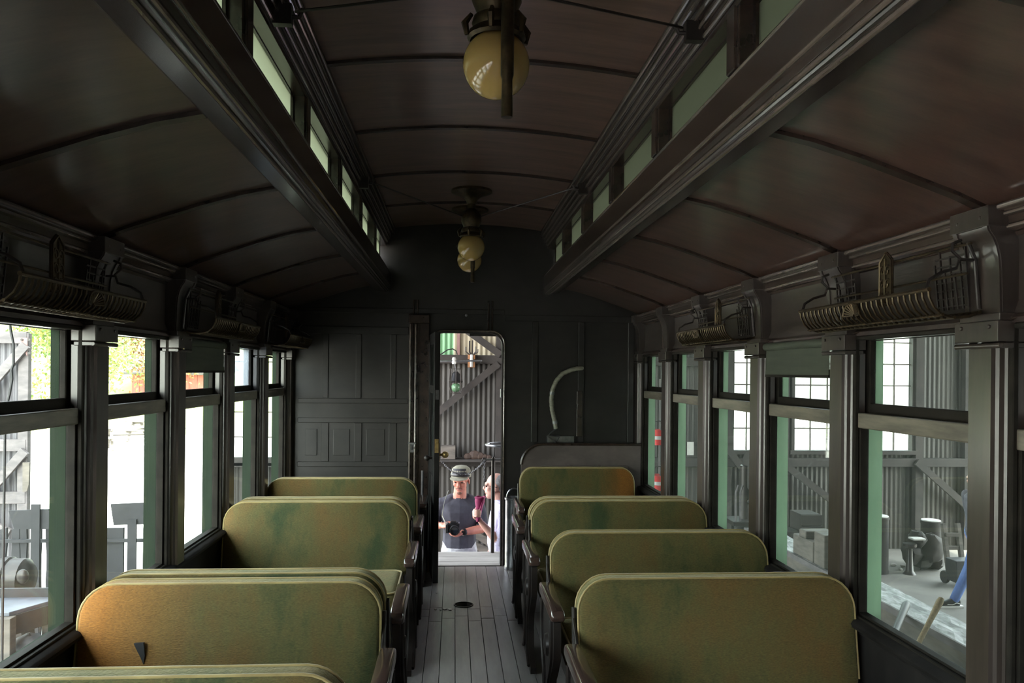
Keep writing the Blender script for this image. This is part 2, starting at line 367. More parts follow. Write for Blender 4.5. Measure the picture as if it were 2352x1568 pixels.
# small pale chips lying on the boards beside the drain
for q, (px, py, sz) in enumerate(((1000, 1400, .008), (1012, 1401, .007), (1022, 1399, .013), (1033, 1400, .016), (1003, 1362, .006))):
    p = at(px, py, 5.2); d = (p - CAM); p = CAM + d * ((-CAM.z) / d.z)
    r_ = random.Random(q); mb = MB().ext([(p.x + sz * math.cos(t) * r_.uniform(.6, 1.2), p.y + sz * 1.6 * math.sin(t) * r_.uniform(.6, 1.2)) for t in (0, 1.1, 2.2, 3.3, 4.4, 5.4)], 'z', .001, .006)
    part('paint_chip', mb, 'white', label='%s pale paint chip lying on the floorboards by the drain hole' % ('small', 'second', 'wide', 'largest', 'tiny lone')[q], cat='paint chip', group='paint chips on the aisle floor')

# side walls with pilasters, frieze, sill, windows
def sx(s, poly): return [(s * a, b) for a, b in poly]
shaft_prof = [(1.45, -.088), (1.428, -.088), (1.426, -.076), (1.410, -.072), (1.406, -.064), (1.394, -.060), (1.388, -.052), (1.378, -.048), (1.378, .048), (1.388, .052), (1.394, .060), (1.406, .064), (1.410, .072), (1.426, .076), (1.428, .088), (1.45, .088)]
corb_prof = [(1.455, 1.742), (1.390, 1.742), (1.388, 1.80), (1.386, 1.86), (1.383, 1.895), (1.376, 1.925), (1.365, 1.950), (1.352, 1.968), (1.348, 1.982), (1.455, 1.982)]
fri_prof = [(1.455, 1.742), (1.420, 1.742), (1.424, 1.752), (1.434, 1.778), (1.434, 1.93), (1.430, 1.962), (1.455, 1.962)]
cor_prof = [(1.455, 1.955), (1.428, 1.955), (1.421, 1.965), (1.410, 1.967), (1.404, 1.976), (1.404, 1.982), (1.398, 1.986), (1.398, 2.006), (1.390, 2.010), (1.384, 2.018), (1.372, 2.021), (1.366, 2.029), (1.366, 2.038), (1.455, 2.06)]
bot_prof = [(1.455, 1.700), (1.425, 1.700), (1.420, 1.712), (1.408, 1.716), (1.404, 1.730), (1.414, 1.738), (1.424, 1.745), (1.455, 1.745)]
sill_prof = [(1.455, .605), (1.412, .605), (1.408, .620), (1.392, .625), (1.378, .634), (1.374, .648), (1.382, .658), (1.455, .672)]
wn_i = 0
walls = {}
def make_side(s, nm):
    wl_ = empty('wall_' + nm, label='%s side wall of the coach, dark varnished posts between the sash windows' % ('yard-facing' if s < 0 else 'shed-facing'), cat='wall', kind='structure'); walls[s] = wl_
    part('wainscot', MB().ext(sx(s, [(1.42, 0), (1.42, .615), (1.512, .615), (1.512, 0)]), 'y', YB, YE), 'dark', wl_)
    part('header', MB().ext(sx(s, [(1.440, 1.744), (1.440, 2.06), (1.512, 2.06), (1.512, 1.744)]), 'y', YB, YE), 'dark', wl_)
    part('outer_skin', MB().ext(sx(s, [(1.5125, -.35), (1.5125, .60), (1.53, .60), (1.53, -.35)]), 'y', YB, YE), 'cav', wl_)
    part('window_sill', MB().ext(sx(s, sill_prof), 'y', YB, YE - .01), 'dark', wl_, smooth=True)
    part('cornice', MB().ext(sx(s, cor_prof), 'y', YB, YE - .01), 'varn', wl_)
    for x_, z_, r_ in ((1.402, 1.979, .0055), (1.388, 2.013, .0045), (1.369, 2.030, .0055)): part('cornice_bead', MB().tube([(s * x_, YB, z_), (s * x_, YE - .012, z_)], r_, 8), 'bead', wl_, smooth=True)
    part('frieze_bead', MB().ext(sx(s, bot_prof), 'y', YB, YE - .01), 'varn', wl_)
    mpier = MB().box(s * 1.425, s * 1.512, -.0605, .0605, .61, 1.745).mesh('pier'); mpier.materials.append(M['dark'])
    msh = MB().ext([(s * a, b) for a, b in shaft_prof], 'z', .655, 1.65).mesh('pilaster'); msh.materials.append(M['pil'])
    cap = MB().box(s * 1.364, s * 1.45, -.094, .094, 1.664, 1.722); 
    cap.tube([(s * 1.372, -.098, 1.654), (s * 1.372, .098, 1.654)], .0085, 8); cap.box(s * 1.372, s * 1.44, -.094, .094, 1.647, 1.662)
    cap.box(s * 1.375, s * 1.45, -.086, .086, 1.722, 1.744)
    for q in (-.06, .06): cap.tube([(s * 1.366, q, 1.706), (s * 1.358, q, 1.706)], .006, 8)
    mcap = cap.mesh('capital', .003); mcap.materials.append(M['pil'])
    cb = MB().ext(sx(s, corb_prof), 'y', -.078, .078)
    for q in (-.066, .066): cb.ext(sx(s, [(a - .006, b) if a < 1.44 else (a, b) for a, b in corb_prof]), 'y', q - .009, q + .009)
    mcb = cb.mesh('corbel', smooth=True); mcb.materials.append(M['pil'])
    blk = MB().box(s * 1.340, s * 1.45, -.084, .084, 1.980, 2.036)
    for q in (-.05, .05): blk.tube([(s * 1.343, q, 2.006), (s * 1.337, q, 2.006)], .005, 8)
    mbk = blk.mesh('corbel_block', .004); mbk.materials.append(M['pil'])
    mfr = MB().ext(sx(s, fri_prof), 'y', .06, PITCH - .06).mesh('frieze_panel', smooth=True); mfr.materials.append(M['frieze'])
    for y in PIL + [YE - .03]:
        put('pier', mpier, wl_, (0, y, 0))
        p = put('pilaster', msh, wl_, (0, y, 0))
        put('capital', mcap, p); put('corbel', mcb, p); put('corbel_block', mbk, p)
    for k in BAYS: put('frieze_panel', mfr, wl_, (0, yp(k), 0))
    # little painted hook plates by the capitals
    for y in PIL[4:]:
        hk = MB().box(s * 1.418, s * 1.432, y + .10, y + .118, 1.69, 1.715).tube([(s * 1.42, y + .109, 1.705), (s * 1.40, y + .109, 1.70), (s * 1.40, y + .109, 1.682), (s * 1.41, y + .109, 1.675)], .003, 6)
        part('shade_hook', hk, 'steel', wl_, smooth=True)
make_side(-1, 'left'); make_side(1, 'right')

def frame(s, x0, x1, y0, y1, z0, z1, st, rb, rt):
    return MB().box(s * x0, s * x1, y0, y0 + st, z0, z1).box(s * x0, s * x1, y1 - st, y1, z0, z1).box(s * x0, s * x1, y0 + st, y1 - st, z0, z0 + rb).box(s * x0, s * x1, y0 + st, y1 - st, z1 - rt, z1)
NAMEB = {0: 'second', 1: 'third', 2: 'fourth', 3: 'fifth'}
wcache = {}
ordn = ['first', 'second', 'third', 'fourth', 'fifth']
def window(s, k):
    global wn_i
    wn_i += 1
    side = 'yard' if s < 0 else 'shed'
    if k >= -1: lab = '%s sash window from the near end on the %s side, %s green outer casing' % (['nearest full', 'second', 'third', 'fourth', 'last'][k + 1], side, 'mint' if s > 0 else 'dark')
    else: lab = 'sash window beside the camera on the %s side, %s before the first full one' % (side, ['', 'one', 'two'][-1 - k])
    if (s, k) in ((1, 0), (-1, 1)): lab = 'sash window with a half-drawn green roller shade on the %s side' % side
    W = empty('window_%d' % wn_i, (s * 1.47, yp(k), .66), label=lab, cat='window', kind='structure')
    y0, y1 = .062, PITCH - .062
    g = .106 - .062
    def get(key, fn, m):
        if (s, key) not in wcache:
            me = fn(); me.materials.append(M[m]); wcache[(s, key)] = me
        return wcache[(s, key)]
    L = (0, yp(k), 0)
    lo = put('lower_sash', get('lo', lambda: frame(s, 1.426, 1.457, y0, y1, .650, 1.372, g, .028, .002).mesh('lower_sash', .003, segs=1), 'sash'), W, L)
    put('meeting_rail', get('mr', lambda: B(s * 1.420, s * 1.457, y0 + .002, y1 - .002, 1.370, 1.427).mesh('meeting_rail', .004), 'rail' if True else ''), lo)
    put('pane', get('lop' + str(s > 0), lambda: B(s * 1.450, s * 1.454, y0 + g - .004, y1 - g + .004, .674, 1.374).mesh('pane'), 'gdust' if s > 0 else 'glass'), lo)
    up = put('upper_sash', get('up', lambda: frame(s, 1.459, 1.482, y0, y1, 1.418, 1.745, g, .045, .047).mesh('upper_sash', .003, segs=1), 'sash'), W, L)
    pm = 'gblue' if (s, k) == (-1, 2) else ('gdust' if s > 0 else 'glass')
    put('pane', get('upp' + pm, lambda: B(s * 1.474, s * 1.478, y0 + g - .004, y1 - g + .004, 1.460, 1.702).mesh('pane'), pm), up)
    put('exterior_casing', get('ec', lambda: frame(s, 1.4575, 1.511, .0615, PITCH - .0615, .640, 1.417, .0445, .006, .0).add(*(lambda q: (q.v, q.f))(frame(s, 1.4825, 1.511, .0615, PITCH - .0615, 1.4172, 1.743, .0445, .0, .042))).mesh('exterior_casing'), 'mint' if s > 0 else 'mint_shade'), W, L)
    put('sash_stop', get('ss', lambda: frame(s, 1.408, 1.425, .075, PITCH - .075, .66, 1.715, .020, .010, .015).mesh('sash_stop', .003, segs=1), 'sash'), W, L)
    if (s, k) in ((1, 0), (-1, 1)):
        zb = 1.572 if s > 0 else 1.565
        rs = MB().tube([(s * 1.402, .095, 1.700), (s * 1.402, PITCH - .095, 1.700)], .018, 12)
        n_ = 10; vv = []
        for i in range(n_ + 1):
            for j in range(2): vv.append((s * (1.403 + .002 * math.sin(i * 1.1)), .10 + (PITCH - .2) * i / n_, 1.71 if j == 0 else zb))
        sh = MB().add(vv, [(i * 2, i * 2 + 2, i * 2 + 3, i * 2 + 1) for i in range(n_)])
        sh.box(s * 1.398, s * 1.407, .10, PITCH - .10, zb - .004, zb + .018)
        sp = part('roller_shade', sh, 'shade', W, L)
        part('shade_roller', rs, 'shade', sp, smooth=True)
        part('shade_bar', B(s * 1.396, s * 1.409, .10, PITCH - .10, zb - .016, zb - .004), 'sash', sp)
for s in (-1, 1):
    for k in range(-3, 4): window(s, k)

# ------------------------------------------------------------------ ceiling with clerestory
ceil = empty('ceiling', label='dark varnished arched ceiling of the coach with raised clerestory deck and thin ribs', cat='ceiling', kind='structure')
low = [(1.42, 2.034), (1.30, 2.085), (1.17, 2.130), (1.03, 2.178), (.88, 2.222), (.752, 2.248)]
UPN = 16
up = [(.66 * math.cos(PI * (1 - i / UPN)) if False else -.66 + 1.32 * i / UPN, 2.698 + .052 * (1 - (-1 + 2 * i / UPN) ** 2)) for i in range(UPN + 1)]
def strip(curve, t): return curve + [(a, b + t) for a, b in reversed(curve)]
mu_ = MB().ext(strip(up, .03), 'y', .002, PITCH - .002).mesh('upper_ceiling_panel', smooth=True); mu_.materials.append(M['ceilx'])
mur = MB().ext(strip([(a, b - .011) for a, b in up], .014), 'y', -.014, .014).mesh('upper_rib', smooth=True); mur.materials.append(M['varn'])
mll = {}
for s in (-1, 1):
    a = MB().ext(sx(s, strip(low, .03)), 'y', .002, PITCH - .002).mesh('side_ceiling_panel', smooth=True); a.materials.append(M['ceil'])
    b = MB().ext(sx(s, strip([(x, z - .012) for x, z in low], .016)), 'y', -.018, .018).mesh('side_rib', smooth=True); b.materials.append(M['varn'])
    mll[s] = (a, b)
for k in BAYS:
    y = yp(k)
    put('upper_ceiling_panel', mu_, ceil, (0, y, 0)); put('upper_rib', mur, ceil, (0, y, 0))
    for s in (-1, 1):
        put('side_ceiling_panel', mll[s][0], ceil, (0, y, 0)); put('side_rib', mll[s][1], ceil, (0, y, 0))
beam_p = [(.617, 2.226), (.622, 2.214), (.634, 2.210), (.640, 2.200), (.736, 2.210), (.752, 2.222), (.756, 2.25), (.756, 2.425), (.700, 2.425), (.660, 2.405), (.648, 2.390), (.640, 2.372), (.622, 2.360), (.617, 2.345)]
head_p = [(.735, 2.566), (.652, 2.566), (.648, 2.585), (.640, 2.590), (.636, 2.610), (.626, 2.616), (.622, 2.634), (.612, 2.640), (.608, 2.658), (.598, 2.664), (.592, 2.684), (.584, 2.690), (.582, 2.706), (.735, 2.74)]
cw = 0
for s in (-1, 1):
    part('clerestory_beam', MB().ext(sx(s, beam_p), 'y', YB, YE - .01), 'varn', ceil)
    for x, z, r in ((.617, 2.243, .006), (.628, 2.207, .006), (.660, 2.199, .007), (.620, 2.352, .005)):
        part('beam_bead', MB().tube([(s * x, YB, z), (s * x, YE - .012, z)], r, 8), 'bead', ceil, smooth=True)
    part('clerestory_head', MB().ext(sx(s, head_p), 'y', YB, YE - .01), 'varn', ceil)
    for x, z in ((.640, 2.588), (.626, 2.614), (.612, 2.638), (.598, 2.662), (.585, 2.688)):
        part('head_bead', MB().tube([(s * x, YB, z), (s * x, YE - .012, z)], .0065, 8), 'bead', ceil, smooth=True)
    mpost = MB().box(s * .655, s * .745, -.048, .048, 2.405, 2.575).box(s * .648, s * .70, -.032, .032, 2.40, 2.575).mesh('clerestory_post', .003, segs=1); mpost.materials.append(M['varn'])
    for k in BAYS: put('clerestory_post', mpost, ceil, (0, yp(k), 0))
    mfrm = frame(s, .694, .716, .046, PITCH - .046, 2.42, 2.572, .022, .010, .010).mesh('sash_frame'); mfrm.materials.append(M['varn'])
    mpan = B(s * .703, s * .707, .066, PITCH - .066, 2.428, 2.564).mesh('frosted_pane'); mpan.materials.append(M['frost'])
    for k in range(-2, 4):
        wn_i += 1
        lab = 'frosted clerestory window in the roof on the %s side, %s' % ('yard' if s < 0 else 'shed', ['cut by the top of the picture', 'first fully seen from the camera', 'second fully seen from the camera', 'third fully seen from the camera', 'last but one before the end wall', 'smallest, next to the end wall'][k + 2])
        W = empty('window_%d' % wn_i, (s * .705, yp(k), 2.42), label=lab, cat='window', kind='structure')
        put('sash_frame', mfrm, W, (0, yp(k), 0)); put('frosted_pane', mpan, W, (0, yp(k), 0))
    for k in range(-7, -2): put('frosted_pane', mpan, ceil, (0, yp(k), 0))
    for y in (2.37, 4.45):
        hk = MB().box(s * .585, s * .640, y - .014, y + .014, 2.575, 2.635).tube([(s * .60, y, 2.60), (s * .565, y, 2.60), (s * .555, y, 2.625)], .007, 8)
        part('stay_hook', hk, 'iron', ceil, smooth=True)
# roof skin outside
part('roof_skin', MB().ext([(-.86, 2.60), (-.8, 2.76), (0, 2.85), (.8, 2.76), (.86, 2.60), (.738, 2.60), (.70, 2.742), (0, 2.80), (-.70, 2.742), (-.738, 2.60)], 'y', YB, YE + .5), 'roofm', ceil)
for s in (-1, 1): part('roof_skin', MB().ext(sx(s, [(1.56, 2.04), (1.3, 2.17), (.9, 2.32), (.758, 2.36), (.758, 2.30), (.9, 2.265), (1.3, 2.125), (1.43, 2.062)]), 'y', YB, YE + .5), 'roofm', ceil)

# ------------------------------------------------------------------ end walls
DXL, DXR, DZ = -.285, .283, 1.878
def end_outline(): return [(-1.511, 0), (-1.511, 2.05), (-.80, 2.28), (-.80, 2.60), (-.74, 2.745), (0, 2.80), (.74, 2.745), (.80, 2.60), (.80, 2.28), (1.511, 2.05), (1.511, 0)]
def arch(xl, xr, z, r=.10, n=6):
    a = [(xr, 0)] + [(xr - r + r * math.cos(t * PI / 2 / n), z - r + r * math.sin(t * PI / 2 / n)) for t in range(n + 1)]
    b = [(xl + r - r * math.sin(t * PI / 2 / n), z - r + r * math.cos(t * PI / 2 / n)) for t in range(n + 1)] + [(xl, 0)]
    return a + b
wf = part('wall_front', MB().ext(end_outline() + arch(DXL, DXR, DZ), 'y', YE, YE + .06), 'endw', label='dark panelled end wall of the coach around the open end door', cat='wall', kind='structure')
wb = part('wall_back', MB().ext(end_outline() + arch(-.42, .42, DZ), 'y', YB - .06, YB), 'endw', label='end wall of the coach behind the camera with an open doorway', cat='wall', kind='structure')
# panelling of the left part
def rail_(x0, x1, z0, z1, d=.007, m='endw'): part('panel_rail', B(x0, x1, YE - d, YE, z0, z1), m, wf, bevel=.004, segs=1)
for z0, z1 in ((1.305, 1.345), (1.150, 1.190), (.80, .84), (1.86, 1.92)): rail_(-1.34, -.47, z0, z1)
for xs in (-1.125, -.865, -.59):
    rail_(xs - .022, xs + .022, 1.345, 1.86)
    rail_(xs - .030, xs + .030, .84, 1.15)
for a, b in ((-1.32, -1.147), (-1.10, -.89), (-.84, -.615)):
    part('raised_panel', B(a + .04, b - .04, YE - .005, YE, .89, 1.10), 'endw', wf, bevel=.006)
for xs in (.55, .93, 1.34): rail_(xs - .025, xs + .025, 1.0, 1.98, .016)
rail_(.30, 1.40, 1.98, 2.03); rail_(-1.40, .30, 2.03, 2.07)
for sx_ in (-.30, .30): part('flute_strip', MB().tube([(sx_ - .13, YE - .008, 1.90), (sx_ - .13, YE - .008, 2.14)], .008, 8).tube([(sx_ - .10, YE - .008, 1.90), (sx_ - .10, YE - .008, 2.14)], .008, 8), 'varn', wf, smooth=True)
# door casing
t1 = empty('trim_1', (0, YE, 0), label='moulded dark casing around the end doorway with rounded top corners', cat='trim', kind='structure')
def ring(o, i, y0, y1):
    mb = MB(); n = len(o); v = [(a, y, b) for y in (y0, y1) for a, b in o] + [(a, y, b) for y in (y0, y1) for a, b in i]
    fs = []
    for k in range(n - 1):
        fs += [(k, k + 1, 2 * n + k + 1, 2 * n + k), (n + k, 3 * n + k, 3 * n + k + 1, n + k + 1), (k, n + k, n + k + 1, k + 1), (2 * n + k, 2 * n + k + 1, 3 * n + k + 1, 3 * n + k)]
    fs += [(0, 2 * n, 3 * n, n), (n - 1, 2 * n - 1, 4 * n - 1, 3 * n - 1)]
    return mb.add(v, fs)
part('inner_casing', ring(arch(DXL - .022, DXR + .022, DZ + .022, .11), arch(DXL, DXR, DZ), YE - .02, YE + .07), 'pil', t1)
part('casing_bead', MB().tube([(a, YE - .022, b) for a, b in arch(DXL - .018, DXR + .018, DZ + .018, .11)], .007, 8), 'bead', t1, smooth=True)
part('side_casing', MB().box(-.455, -.305, YE - .035, YE, 0, 1.95).box(-.445, -.43, YE - .05, YE, 0, 1.95).box(-.40, -.385, YE - .047, YE, 0, 1.95), 'varn', t1, bevel=.003)
for xx in (-.452, -.41): part('casing_bead', MB().tube([(xx, YE - .055, .02), (xx, YE - .055, 1.94)], .009, 8), 'bead', t1, smooth=True)
part('casing_head', MB().box(-.47, -.30, YE - .05, YE, 1.95, 2.02), 'varn', t1, bevel=.006)
part('wall_bracket', MB().box(-.46, -.40, YE - .10, YE - .05, .99, 1.0).tube([(-.43, YE - .05, .96), (-.43, YE - .12, .95), (-.43, YE - .13, .985)], .007, 8).box(-.45, -.41, YE - .06, YE - .05, .92, 1.0), 'steel', t1, smooth=True)
part('head_button', MB().ball(at(1071, 724, YE - .012), .011), 'steel', t1, smooth=True)
part('striker_plate', MB().box(DXR - .012, DXR + .002, YE - .03, YE + .03, 1.36, 1.43), 'steel', t1, bevel=.003)
part('door_stop', MB().box(.02, .26, YE + .06, YE + .075, DZ - .02, DZ + .01), 'pil', t1)

# the open door leaf
hx, hy = DXL + .004, YE - .035; ex, ey = -.226, 5.868
leaf = empty('door_1', (hx, hy, 0), label='dark wooden end door swung open into the coach with two narrow glazed lights', cat='door', kind='structure')
LD = Vector((ex - hx, ey - hy, 0)); LW = LD.length; LD.normalize(); LN = Vector((-LD.y, LD.x, 0))
if LN.x < 0: LN = -LN
def lp(a, t, z): q = Vector((hx, hy, 0)) + LD * a + LN * t; return (q.x, q.y, z)
def lbox(mb, a0, a1, t0, t1, z0, z1):
    v = [lp(a, t, z) for z in (z0, z1) for a, t in ((a0, t0), (a1, t0), (a1, t1), (a0, t1))]
    return mb.add(v, [(0, 3, 2, 1), (4, 5, 6, 7), (0, 1, 5, 4), (1, 2, 6, 5), (2, 3, 7, 6), (3, 0, 4, 7)])
mb = MB()
for a0, a1, z0, z1 in ((0, .09, .012, 1.86), (LW - .10, LW, .012, 1.86), (.09, LW - .10, .012, .16), (.09, LW - .10, .78, .90), (.09, LW - .10, 1.40, 1.46), (.09, LW - .10, 1.77, 1.86)): lbox(mb, a0, a1, -.02, .02, z0, z1)
part('door_frame', mb, 'dark', leaf, bevel=.003, segs=1)
mb = MB(); lbox(mb, .085, LW - .095, -.010, .010, .15, .79); part('door_panel', mb, 'endw', leaf)
for z0, z1 in ((.90, 1.40), (1.46, 1.77)):
    mb = MB(); lbox(mb, .088, LW - .098, -.003, .003, z0, z1); part('door_pane', mb, 'gdust', leaf)
mb = MB().tube([lp(LW + .001, t, 0) for t in (0,)] * 1 + [lp(LW + .0, 0, 0)], .001, 4) if False else MB()
mb.tube([lp(LW - .05, .02, .95), lp(LW - .05, .055, .95)], .010, 10).ball(lp(LW - .05, .068, .95), .026)
lbox(mb, LW - .075, LW - .025, .018, .026, .90, 1.04)
part('door_knob', mb, 'brassb', leaf, smooth=True)
mb = MB(); lbox(mb, LW - .001, LW + .004, -.014, .014, .97, 1.07); mb.tube([lp(LW + .004, 0, 1.045), lp(LW + .03, 0, 1.045)], .008, 8); part('latch_plate', mb, 'brassb', leaf, smooth=True)
mb = MB(); lbox(mb, LW - .001, LW + .003, -.012, .012, 1.36, 1.43); part('latch_plate', mb, 'steel', leaf)
mb = MB().tube([lp(LW - .03, -.03, .93), lp(LW - .03, -.055, .93)], .009, 8).ball(lp(LW - .03, -.068, .93), .022); part('door_knob', mb, 'iron', leaf, smooth=True)

# low end partition with panelled face on the right
pt = empty('end_partition', (.9, 6.33, 0), label='low dark wooden partition with rounded corner behind the last shed-side seat', cat='partition')
c0 = at(1197, 1100, 6.33); c1 = at(1465, 1025, 6.33); zt = at(1320, 1020, 6.33).z
ol = [(c0.x, 0), (c0.x, zt - .16)] + [(c0.x + .17 - .17 * math.cos(t * PI / 16), zt - .16 + .16 * math.sin(t * PI / 16)) for t in range(1, 9)] + [(1.405, zt), (1.405, 0)]
part('partition_board', MB().ext(ol, 'y', 6.33, 6.36), 'part', pt)
part('edge_strip', MB().tube([(a, 6.325, b) for a, b in ol[1:-1]], .011, 8), 'varn', pt, smooth=True)
for a, b in ((.60, .83), (.85, 1.06), (1.08, 1.30)): part('recessed_panel', MB().ext([(a, .5), (b, .5), (b, zt - .17), (a, zt - .17)], 'y', 6.318, 6.33), 'part', pt, bevel=.004)

# pipe / hose on the end wall, upright strip
hs = empty('curved_hose', (.72, 6.40, 1.05), label='pale ribbed hose bending down the dark end wall over the low partition', cat='hose')
hp = [at(px, py, 6.37) for px, py in ((1325, 846), (1310, 850), (1292, 858), (1278, 874), (1269, 895), (1266, 917), (1268, 940), (1273, 962), (1277, 984))]
N_ = []
for a, b in zip(hp, hp[1:]):
    for t in range(5): N_.append(a.lerp(b, t / 5))
N_.append(hp[-1]); N_ = [N_[0] + Vector((.05, .03, .004))] + N_
part('hose_tube', MB().tube(N_, [.0172 + (.002 if i % 2 else 0) for i in range(len(N_))], 10), 'hose', hs, smooth=True)
for q in (6, 9): part('hose_band', MB().tube([hp[q - 2] + (hp[q - 1] - hp[q - 2]) * .2, hp[q - 2] + (hp[q - 1] - hp[q - 2]) * .5], .0212, 10), 'steel', hs, smooth=True)
a = at(1277, 984, 6.37); b = at(1258, 1000, 6.36); c = at(1285, 1002, 6.38)
part('hose_bracket', MB().tube([a, b, c], .008, 8).tube([c, at(1276, 1016, 6.37), b], .007, 8).box(b.x, c.x + .12, 6.39, 6.43, c.z - .05, c.z), 'steel', hs, smooth=True)
part('trim_2', MB().box(at(1324, 900, 6.42).x, at(1337, 900, 6.42).x, 6.395, 6.44, 1.05, 1.42), 'varn', label='upright dark board on the end wall to the side of the hose', cat='trim', kind='structure', bevel=.004)

# tall metal canister by the door and a broom
cn = empty('tall_canister', (.375, 6.34, 0), label='tall grey metal canister standing on the floor beside the open doorway', cat='canister')
part('canister_body', MB().lathe([(.001, .002), (.075, .002), (.078, .02), (.072, .03), (.072, .55), (.078, .555), (.078, .57), (.066, .572), (.060, .40), (.001, .395)], (.385, 6.33, 0), 24), 'steel', cn, smooth=True)
part('carry_loop', MB().tube([(.385 + .06 * math.cos(t * PI / 10), 6.33, .57 + .07 * math.sin(t * PI / 10)) for t in range(11)], .006, 8), 'steel', cn, smooth=True)
br = empty('corn_broom', (-.37, 6.20, 0), label='corn broom standing head down against the casing by the open door', cat='broom')
part('broom_handle', MB().tube([(-.345, 6.26, .22), (-.345, 6.35, .78)], .011, 10), 'timbp', br, smooth=True)
part('broom_head', MB().tube([(-.345, 6.235, .004), (-.345, 6.24, .10), (-.345, 6.25, .19), (-.345, 6.26, .25)], [(.075, .022), (.07, .022), (.045, .022), (.014, .014)], 16), 'straw', br, smooth=True)
part('broom_binding', MB().tube([(-.345, 6.2495, .185), (-.345, 6.253, .215)], [(.048, .024), (.036, .022)], 16), 'iron', br, smooth=True)

# ------------------------------------------------------------------ seats
def rrect(x0, x1, z0, z1, r, n=6, rb=None):
    rb = rb if rb is not None else r
    o = []
    for cx, cz, a0, q in ((x1 - r, z1 - r, 0, r), (x0 + r, z1 - r, 90, r), (x0 + rb, z0 + rb, 180, rb), (x1 - rb, z0 + rb, 270, rb)):
        for i in range(n + 1):
            t = math.radians(a0 + 90 * i / n); o.append((cx + q * math.cos(t), cz + q * math.sin(t)))
    return o
HWD = .52   # half width of a bench
def back_mesh(flip):
    # local: bench centre x=0; outline pillowy with crowned faces, top leaning outward in sign `flip`
    ol = rrect(-HWD, HWD, .40, .812, .115, 7, .05); n = len(ol); cx, cz = 0, .60
    mb = MB(); rings = []
    for sc, dy in ((.0, .046), (.35, .046), (.62, .045), (.84, .043), (.94, .041), (.978, .036), (1.0, .024), (1.0, -.024), (.978, -.036), (.94, -.041), (.84, -.043), (.62, -.045), (.35, -.046), (0, -.046)):
        rings.append([(cx + (a - cx) * (sc if sc > 0 else .001) + 0, dy, cz + (b - cz) * (sc if sc > 0 else .001)) for a, b in ol] if sc < .9 else
                     [(a - (1 - sc) * HWD * (1 if a > 0 else -1) * .45, dy, b - (1 - sc) * .5 * (b - cz) * 1.0) for a, b in ol])
    v = [p for r_ in rings for p in r_]; fs = []
    for i in range(len(rings) - 1):
        for k in range(n): fs.append((i * n + k, i * n + (k + 1) % n, (i + 1) * n + (k + 1) % n, (i + 1) * n + k))
    fs += [tuple(range(n)), tuple(range(len(v) - 1, len(v) - n - 1, -1))]
    def lean(p):
        x, y, z = p; return (x, y + flip * ((z - .45) * .16 + .0), z)
    mb.add([lean(p) for p in v], fs)
    me = mb.mesh('backrest', smooth=True)
    pp = MB()
    for dy in (.031, -.031):
        loop = [lean((a, dy, b)) for a, b in ol if b > .42]
        pp.tube([lean((a, dy, b)) for a, b in ol[:16]], .0046, 7)
        a, b = ol[0]; pp.tube([lean((a, dy, b)), lean((a, dy, .45))], .0046, 7)
        a, b = ol[15]; pp.tube([lean((a, dy, b)), lean((a, dy, .45))], .0046, 7)
    mp_ = pp.mesh('piping', smooth=True)
    return me, mp_
BM = {1: back_mesh(1), -1: back_mesh(-1)}
for a, b in BM.values(): b.materials.append(M['pipe'])
cush = MB().box(-HWD + .02, HWD - .02, -.25, .25, .30, .445).mesh('seat_cushion', .05, True, 4); cush.materials.append(M['plush'])
cpip = MB().tube([(a, b, .437) for a, b in rrect(-HWD + .03, HWD - .03, -.238, .238, .05, 4)], .006, 6, closed=True).mesh('piping', smooth=True); cpip.materials.append(M['pipe'])
base = MB().box(-HWD + .04, HWD - .04, -.19, .19, .23, .305).mesh('seat_box', .006); base.materials.append(M['iron'])
def endframe(sd):   # cast aisle end frame, on side sd
    half = [(.20, 0), (.20, .03), (.13, .06), (.075, .12), (.06, .20), (.085, .28), (.15, .34), (.20, .40), (.215, .48), (.20, .555)]
    poly = [(a, b) for a, b in half] + [(-a, b) for a, b in reversed(half)]
    mb = MB().ext(poly, 'x', sd * (HWD + .018), sd * (HWD + .048))
    # raised scroll rib on the casting
    mb.tube([(sd * (HWD + .052), a * .82, b) for a, b in half[1:]], .011, 6); mb.tube([(sd * (HWD + .052), -a * .82, b) for a, b in half[1:]], .011, 6)
    mb.lathe([(.001, 0), (.05, 0), (.045, .012), (.02, .016), (.001, .018)], (sd * (HWD + .048), 0, .40), 14, 'x') if sd > 0 else mb.lathe([(.001, 0), (.05, 0), (.045, -.012), (.02, -.016), (.001, -.018)], (sd * (HWD + .048), 0, .40), 14, 'x')
    e = mb.mesh('end_frame', smooth=True); e.materials.append(M['iron'])
    ap = [(-.235, .568), (-.24, .590), (-.225, .610), (-.12, .618), (.12, .618), (.225, .610), (.24, .590), (.235, .568), (.20, .560), (-.20, .560)]
    am = MB().ext(ap, 'x', sd * (HWD + .006), sd * (HWD + .062)).mesh('armrest', .010, True, 3); am.materials.append(M['armw'])
    lk = {}
    for fl in (1, -1):
        l_ = MB().beam((sd * (HWD + .012), fl * .02, .42), (sd * (HWD + .012), fl * .345, .66), .010, .030).beam((sd * (HWD + .010), fl * .318, .50), (sd * (HWD + .010), fl * .352, .70), .012, .034)
        lk[fl] = l_.mesh('back_link', .003); lk[fl].materials.append(M['iron'])
    leg2 = MB().ext([(-.16, 0), (.16, 0), (.16, .03), (.05, .08), (.05, .24), (-.05, .24), (-.05, .08), (-.16, .03)], 'x', -sd * (HWD - .10), -sd * (HWD - .14)).mesh('wall_leg', .003); leg2.materials.append(M['iron'])
    return e, am, lk, leg2
EF = {1: endframe(1), -1: endframe(-1)}
bmcache = {}
